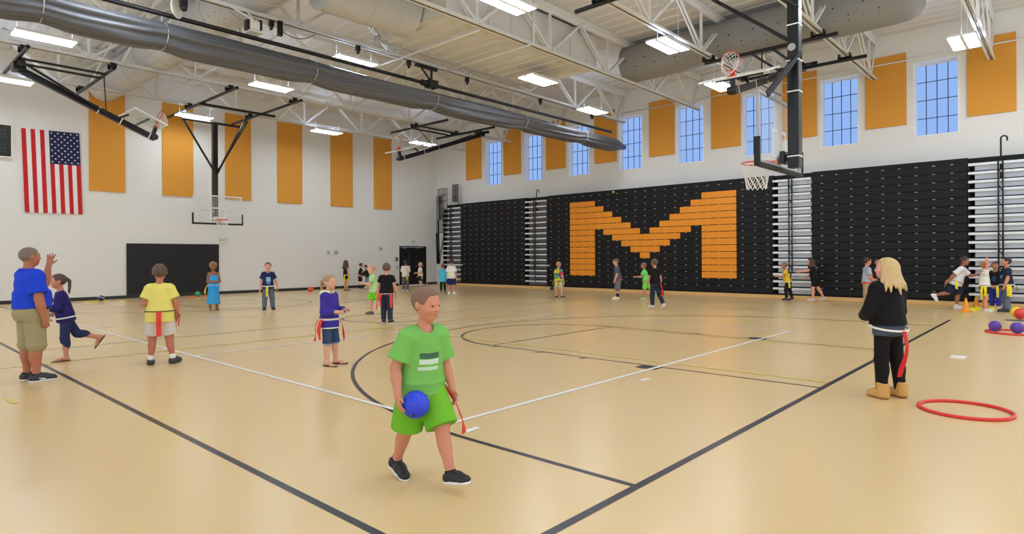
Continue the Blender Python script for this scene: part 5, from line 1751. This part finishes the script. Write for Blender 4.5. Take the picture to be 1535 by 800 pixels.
# blonde girl
person('blonde girl in black hoodie, leggings and tan boots with a red flag', (7.457, 1.427), -33, 1.462, dict(
    kind='teen', hair='long', hair_len=1.25, hair_col=(206, 176, 124), fem=1, head_yaw=-44, face=True, girth=1.04,
    arm_l=((.28, .16, -1), (-.5, .9, -.35)), arm_r=((.20, .16, -1), (-.45, .95, -.1)), hand_l=dict(palm=(-1, 0, 0), curl=44), hand_r=dict(palm=(-1, 0, 0), curl=44),
    leg_l=((.03, .03, -1), (.02, -.03, -1)), leg_r=((.13, .0, -1), (.10, -.03, -1)), foot_l=(4, 0), foot_r=(-6, 0),
    bottom=dict(kind='pants', col=(22, 21, 23), to=1.96, loose=.005, waist=.05, name='leggings'),
    top=dict(col=(19, 18, 20), hem=.012, sleeve=1.84, e=.020, flare=.010, name='hoodie', neck=.034, mk=dict(bscale=15)),
    bottom2=dict(kind='pants', col=(74, 86, 104), to=.26, loose=.015, waist=.05, name='denim_shorts', tex='d'),
    belt=flags((206, 32, 40), [(176, .31, (-.07, .0))], u=-.004, col=(236, 234, 232), h=.007, tilt=.02, w=.017),
    shoes=dict(kind='boot', col=(206, 158, 88), sole=(150, 108, 62), top=.104, size=.94)), skin=(226, 166, 150), vox=.0075)

person('child in white t-shirt and navy shorts sprinting right past the orange cones', (20.9, 2.42), 178, 1.44, dict(
    hair='short', hair_col=(60, 40, 36), lean=20, stand='l',
    arm_r=((.3, -.75, -.75), (.1, -.6, -.8)), arm_l=((.2, .6, -.8), (-.1, .8, .2)),
    leg_l=((.05, .10, -1), (.02, -.14, -1)), leg_r=((.05, -.55, -1), (.02, -1, -.22)), foot_r=(4, -55),
    bottom=dict(kind='pants', col=(34, 42, 72), to=.95, loose=.030, flare=.010, name='shorts'), top=dict(col=(236, 234, 236), hem=-.05, sleeve=.8, e=.015, flare=.014),
    belt=flags((222, 232, 60), [(80, .14), (170, .18, (0, -.05))], u=.03, col=(206, 186, 160)), shoes=dict(kind='shoe', col=(234, 234, 238), sole=(246, 246, 248)), socks=dict(col=(236, 234, 236), len=.04)), skin=(170, 112, 90), vox=.010)

person('child in white shirt and black shorts holding one arm straight up', (20.3, 1.74), -165, 1.31, dict(
    hair='short', hair_col=(168, 116, 88), fem=1,
    arm_r=((.12, .15, 1), (.0, -.05, 1)), hand_r=dict(palm=(0, 1, 0), curl=14), arm_l=((.3, .1, -1), (.0, .7, -.6)),
    leg_r=((.06, .02, -1), (.02, -.04, -1)), leg_l=((.05, .05, -1), (.01, -.03, -1)),
    bottom=dict(kind='pants', col=(36, 30, 34), to=.62, loose=.016, name='shorts'), top=dict(col=(234, 230, 226), hem=.025, sleeve=.5, e=.012),
    belt=flags(YEL, [(120, .26), (95, .2)], u=.01), shoes=dict(kind='shoe', col=(216, 214, 220), sole=(240, 240, 242))), skin=(220, 150, 126), vox=.010)

person('dark haired child in black t-shirt and royal blue trousers among the children at the right', (21.35, 1.60), 65, 1.29, dict(
    hair='short', hair_col=(36, 28, 28), face=True, head_yaw=-20,
    arm_r=((.22, .05, -1), (.0, .3, -1)), arm_l=((.24, .05, -1), (.02, .25, -1)),
    bottom=dict(kind='pants', col=(54, 62, 160), to=1.85, loose=.014, name='trousers'), top=dict(col=(26, 26, 30), hem=-.04, e=.012, prints=[dict(r=(-.05, .02), u=(.09, .19), col=(44, 74, 106))]),
    belt=flags(YEL, [(-40, .24), (90, .1)], u=-.005, col=(214, 200, 176)), shoes=dict(kind='shoe', col=(190, 184, 186), sole=(230, 228, 228))), skin=(176, 118, 90), vox=.010)

person('taller boy in navy t-shirt and grey jeans at the right edge', (20.5, 1.30), 22, 1.42, dict(
    hair='short', hair_col=(44, 34, 32), girth=1.05,
    arm_r=((.2, .05, -1), (.0, .2, -1)), arm_l=((.2, .15, -1), (.0, .35, -1)), hand_l=dict(palm=(-1, 0, 0), curl=45),
    leg_l=((.06, .06, -1), (.02, -.03, -1)), leg_r=((.06, -.03, -1), (.02, -.04, -1)),
    bottom=dict(kind='pants', col=(100, 112, 130), to=1.95, loose=.015, name='jeans', tex='d'), top=dict(col=(36, 42, 66), hem=-.05, e=.013, flare=.010, prints=[dict(r=(-.05, .05), u=(.12, .17), col=(96, 130, 176))]),
    belt=flags(YEL, [(-90, .22), (-78, .2), (180, .12)], u=.0, col=(200, 206, 210)), shoes=dict(kind='shoe', col=(40, 40, 46), sole=(70, 72, 78))), skin=(212, 146, 118), vox=.010)
# ================================================================== BALLS, CONES, HOOPS ON THE FLOOR
def ball_obj(name, label, cat, c, r, col, group=None, stripe=None):
    b = MB()
    prof = [(max(.0005, r * math.sin(math.pi * k / 20)), -r * math.cos(math.pi * k / 20)) for k in range(21)]
    m = mat('ball_%d_%d_%d' % col, col, .45, bump=.15, bscale=120)
    if stripe:
        t = thing(name, label, cat, (c[0], c[1], 0), 0, group)
        b.lathe(c, prof, 28); b.build('shell', m, t, smooth=True)
        b = MB()
        b.ring(c, (.4, .3, .85), r * .995, r * .10, 40, 8); b.build('stripe', mat('ballstripe_%d_%d_%d' % stripe, stripe, .45), t, smooth=True)
        return t
    t = thing(name, label, cat, (c[0], c[1], 0), 0, group)
    b.lathe(c, prof, 28); b.build('shell', m, t, smooth=True)
    b = MB(); b.lathe((c[0] - r * .62, c[1] - r * .55, c[2] - r * .55), [(.008, -.004), (.008, .004)], 10, ax=(-.62, -.55, -.55)); b.build('valve', mat('valve_dark', (30, 30, 34), .5), t)
    return t
def hula(label, c, R_, r, col):
    b = MB(); b.ring((c[0], c[1], r), (0, 0, 1), R_, r, 72, 12)
    return tag(b.build('hula_hoop', mat('hoop_red', col, .35), smooth=True), label, 'hula hoop')
def cone(label, x, y, h, col, group=None):
    t = thing('traffic_cone', label, 'cone', (x, y, 0), 0, group)
    w = h * .34
    m = mat('cone_%d_%d' % col[:2], col, .5)
    b = MB(); b.box((x - w, y - w, 0), (x + w, y + w, .03)); b.build('base', m, t, bevel=.01)
    b = MB(); b.lathe((x, y, .03), [(w * .8, 0), (w * .72, .02), (w * .16, h - .04), (w * .13, h - .03)], 28); b.build('body', m, t, smooth='auto')
def disc(label, x, y, r, h, col, group=None):
    b = MB(); b.lathe((x, y, 0), [(r, 0), (r * .98, .008), (r * .62, h * .75), (r * .30, h), (r * .28, h * .96)], 28)
    return tag(b.build('marker_disc', mat('disc_%d_%d_%d' % col, col, .5), smooth='auto'), label, 'marker', group)

hula('large red hula hoop lying on the floor right of the blonde girl', (7.28, .78), .37, .016, (222, 52, 46))
hula('red hula hoop around the purple balls at the right edge', (15.05, .86), .42, .018, (214, 70, 60))
ball_obj('ball', 'purple ball standing left of the other on the far red hoop', 'ball', (15.12, 1.14, .11), .105, (92, 62, 160))
ball_obj('ball', 'purple ball standing right of the other on the far red hoop, at the frame edge', 'ball', (15.0, .80, .11), .11, (92, 62, 160))
cone('orange cone nearest the camera, beside the sprinting child', 19.9, 2.1, .36, (238, 150, 24), 'orange cones')
cone('orange cone behind the other, beside the child with the raised arm', 21.45, 2.03, .34, (232, 140, 20), 'orange cones')
disc('yellow marker disc on the floor behind the nearest orange cone', 20.4, 2.02, .15, .09, (232, 218, 40))
disc('yellow marker disc left in front of the child with the raised arm', 20.8, 1.93, .12, .09, (236, 220, 50))
disc('yellow marker disc just behind the feet of the child with the raised arm', 20.9, 1.66, .12, .10, (236, 222, 60))
ball_obj('ball', 'yellow ball on the floor at the right edge behind the red ball', 'ball', (19.0, 1.04, .12), .115, (236, 212, 40))
ball_obj('ball', 'red ball at the right edge in front of the yellow ball', 'ball', (18.3, .92, .13), .125, (226, 66, 54))
disc('dark teal marker disc under the red ball at the right edge', 17.95, .96, .22, .02, (52, 86, 90))
disc('flat yellow marker beneath the small blue and white ball by the end wall', 6.15, 25.3, .42, .02, (236, 206, 60))
ball_obj('ball', 'small blue and white ball by the end wall left of the black mat', 'ball', (6.25, 25.15, .125), .10, (44, 40, 110), stripe=(226, 226, 236))
disc('yellow marker disc on the floor left of the black mat', 6.75, 24.6, .13, .04, (232, 210, 60))
disc('orange red marker disc by the girl in the turquoise dress, left of the green ball', 9.25, 25.1, .20, .05, (232, 100, 70))
disc('orange red marker disc by the girl in the turquoise dress, right of the green ball', 9.85, 25.15, .18, .05, (236, 120, 60))
ball_obj('ball', 'small green ball between the orange red discs before the black mat', 'ball', (9.56, 25.4, .11), .10, (70, 176, 110))
ball_obj('ball', 'orange ball on the floor against the end wall, left of the long haired girl', 'ball', (14.0, 24.7, .13), .125, (232, 96, 50))
ball_obj('ball', 'dark blue ball on the floor by the kick board left of the rainbow shirt', 'ball', (21.55, 17.25, .09), .09, (44, 56, 100))
b = MB(); b.box((10.9, 1.17, 0), (11.2, 1.35, .004))
tag(b.build('floor_spot', mat('spot_white', (250, 246, 236), .3), bevel=.002), 'small white spot on the floor right of the blonde girl', 'floor marker')

# the blue ball in the foreground boy's hand

_r, _J, _S = green_boy
_w = _J['wrr']; _d = _J['fdr']
_n = np.array((-1, .1, .15)) * np.array((1, 1, 1)); _n = unit(_n - _d * (_n @ _d))
_c = (_w + _d * .052) * _S + _n * (.088 + .021)
_cw = world(_r) @ Vector(_c)
ball_obj('ball', 'blue ball held at the side of the boy in lime green', 'ball', tuple(_cw), .088, (36, 64, 216))
ball_obj('ball', 'small yellow green ball lying on top of the bleachers above the big letter', 'ball', (21.945, 14.25, 4.126 + .055), .05, (206, 214, 70))
# ================================================================== LIGHT, CAMERA
w = bpy.data.worlds.new('World'); SC.world = w
w.use_nodes = True
bg = w.node_tree.nodes['Background']
bg.inputs['Color'].default_value = (0.86, 0.93, 1.0, 1)
bg.inputs['Strength'].default_value = 1.3

F_PX, CYPX, YAW, ROLL, CAMH = 924.5, 384.6, R(47.64), R(-0.30), 1.5
cd = bpy.data.cameras.new('Camera')
cam = bpy.data.objects.new('Camera', cd); COL.objects.link(cam)
cd.sensor_fit = 'HORIZONTAL'; cd.sensor_width = 36.0
cd.lens = 36.0 * F_PX / 1535
cd.shift_x = 0.0
cd.shift_y = -(400 - CYPX) / 1535
cd.clip_start = .05; cd.clip_end = 200
fw_ = Vector((math.sin(YAW), math.cos(YAW), 0)); rt_ = Vector((math.cos(YAW), -math.sin(YAW), 0)); up_ = Vector((0, 0, 1))
r2 = rt_ * math.cos(ROLL) + up_ * math.sin(ROLL); u2 = up_ * math.cos(ROLL) - rt_ * math.sin(ROLL)
m = Matrix((r2, u2, -fw_)).transposed().to_4x4()
m.translation = Vector((0, 0, CAMH))
cam.matrix_world = m
SC.camera = cam

SC.view_settings.view_transform = 'Standard'
SC.view_settings.look = 'None'
SC.view_settings.exposure = 0.08
SC.view_settings.gamma = 1.0
SC.view_settings.use_curve_mapping = False
SC.cycles.use_denoising = True
SC.cycles.max_bounces = 8
SC.cycles.diffuse_bounces = 4
SC.cycles.transparent_max_bounces = 12
SC.cycles.sample_clamp_indirect = 6
SC.cycles.caustics_reflective = False
SC.cycles.caustics_refractive = False
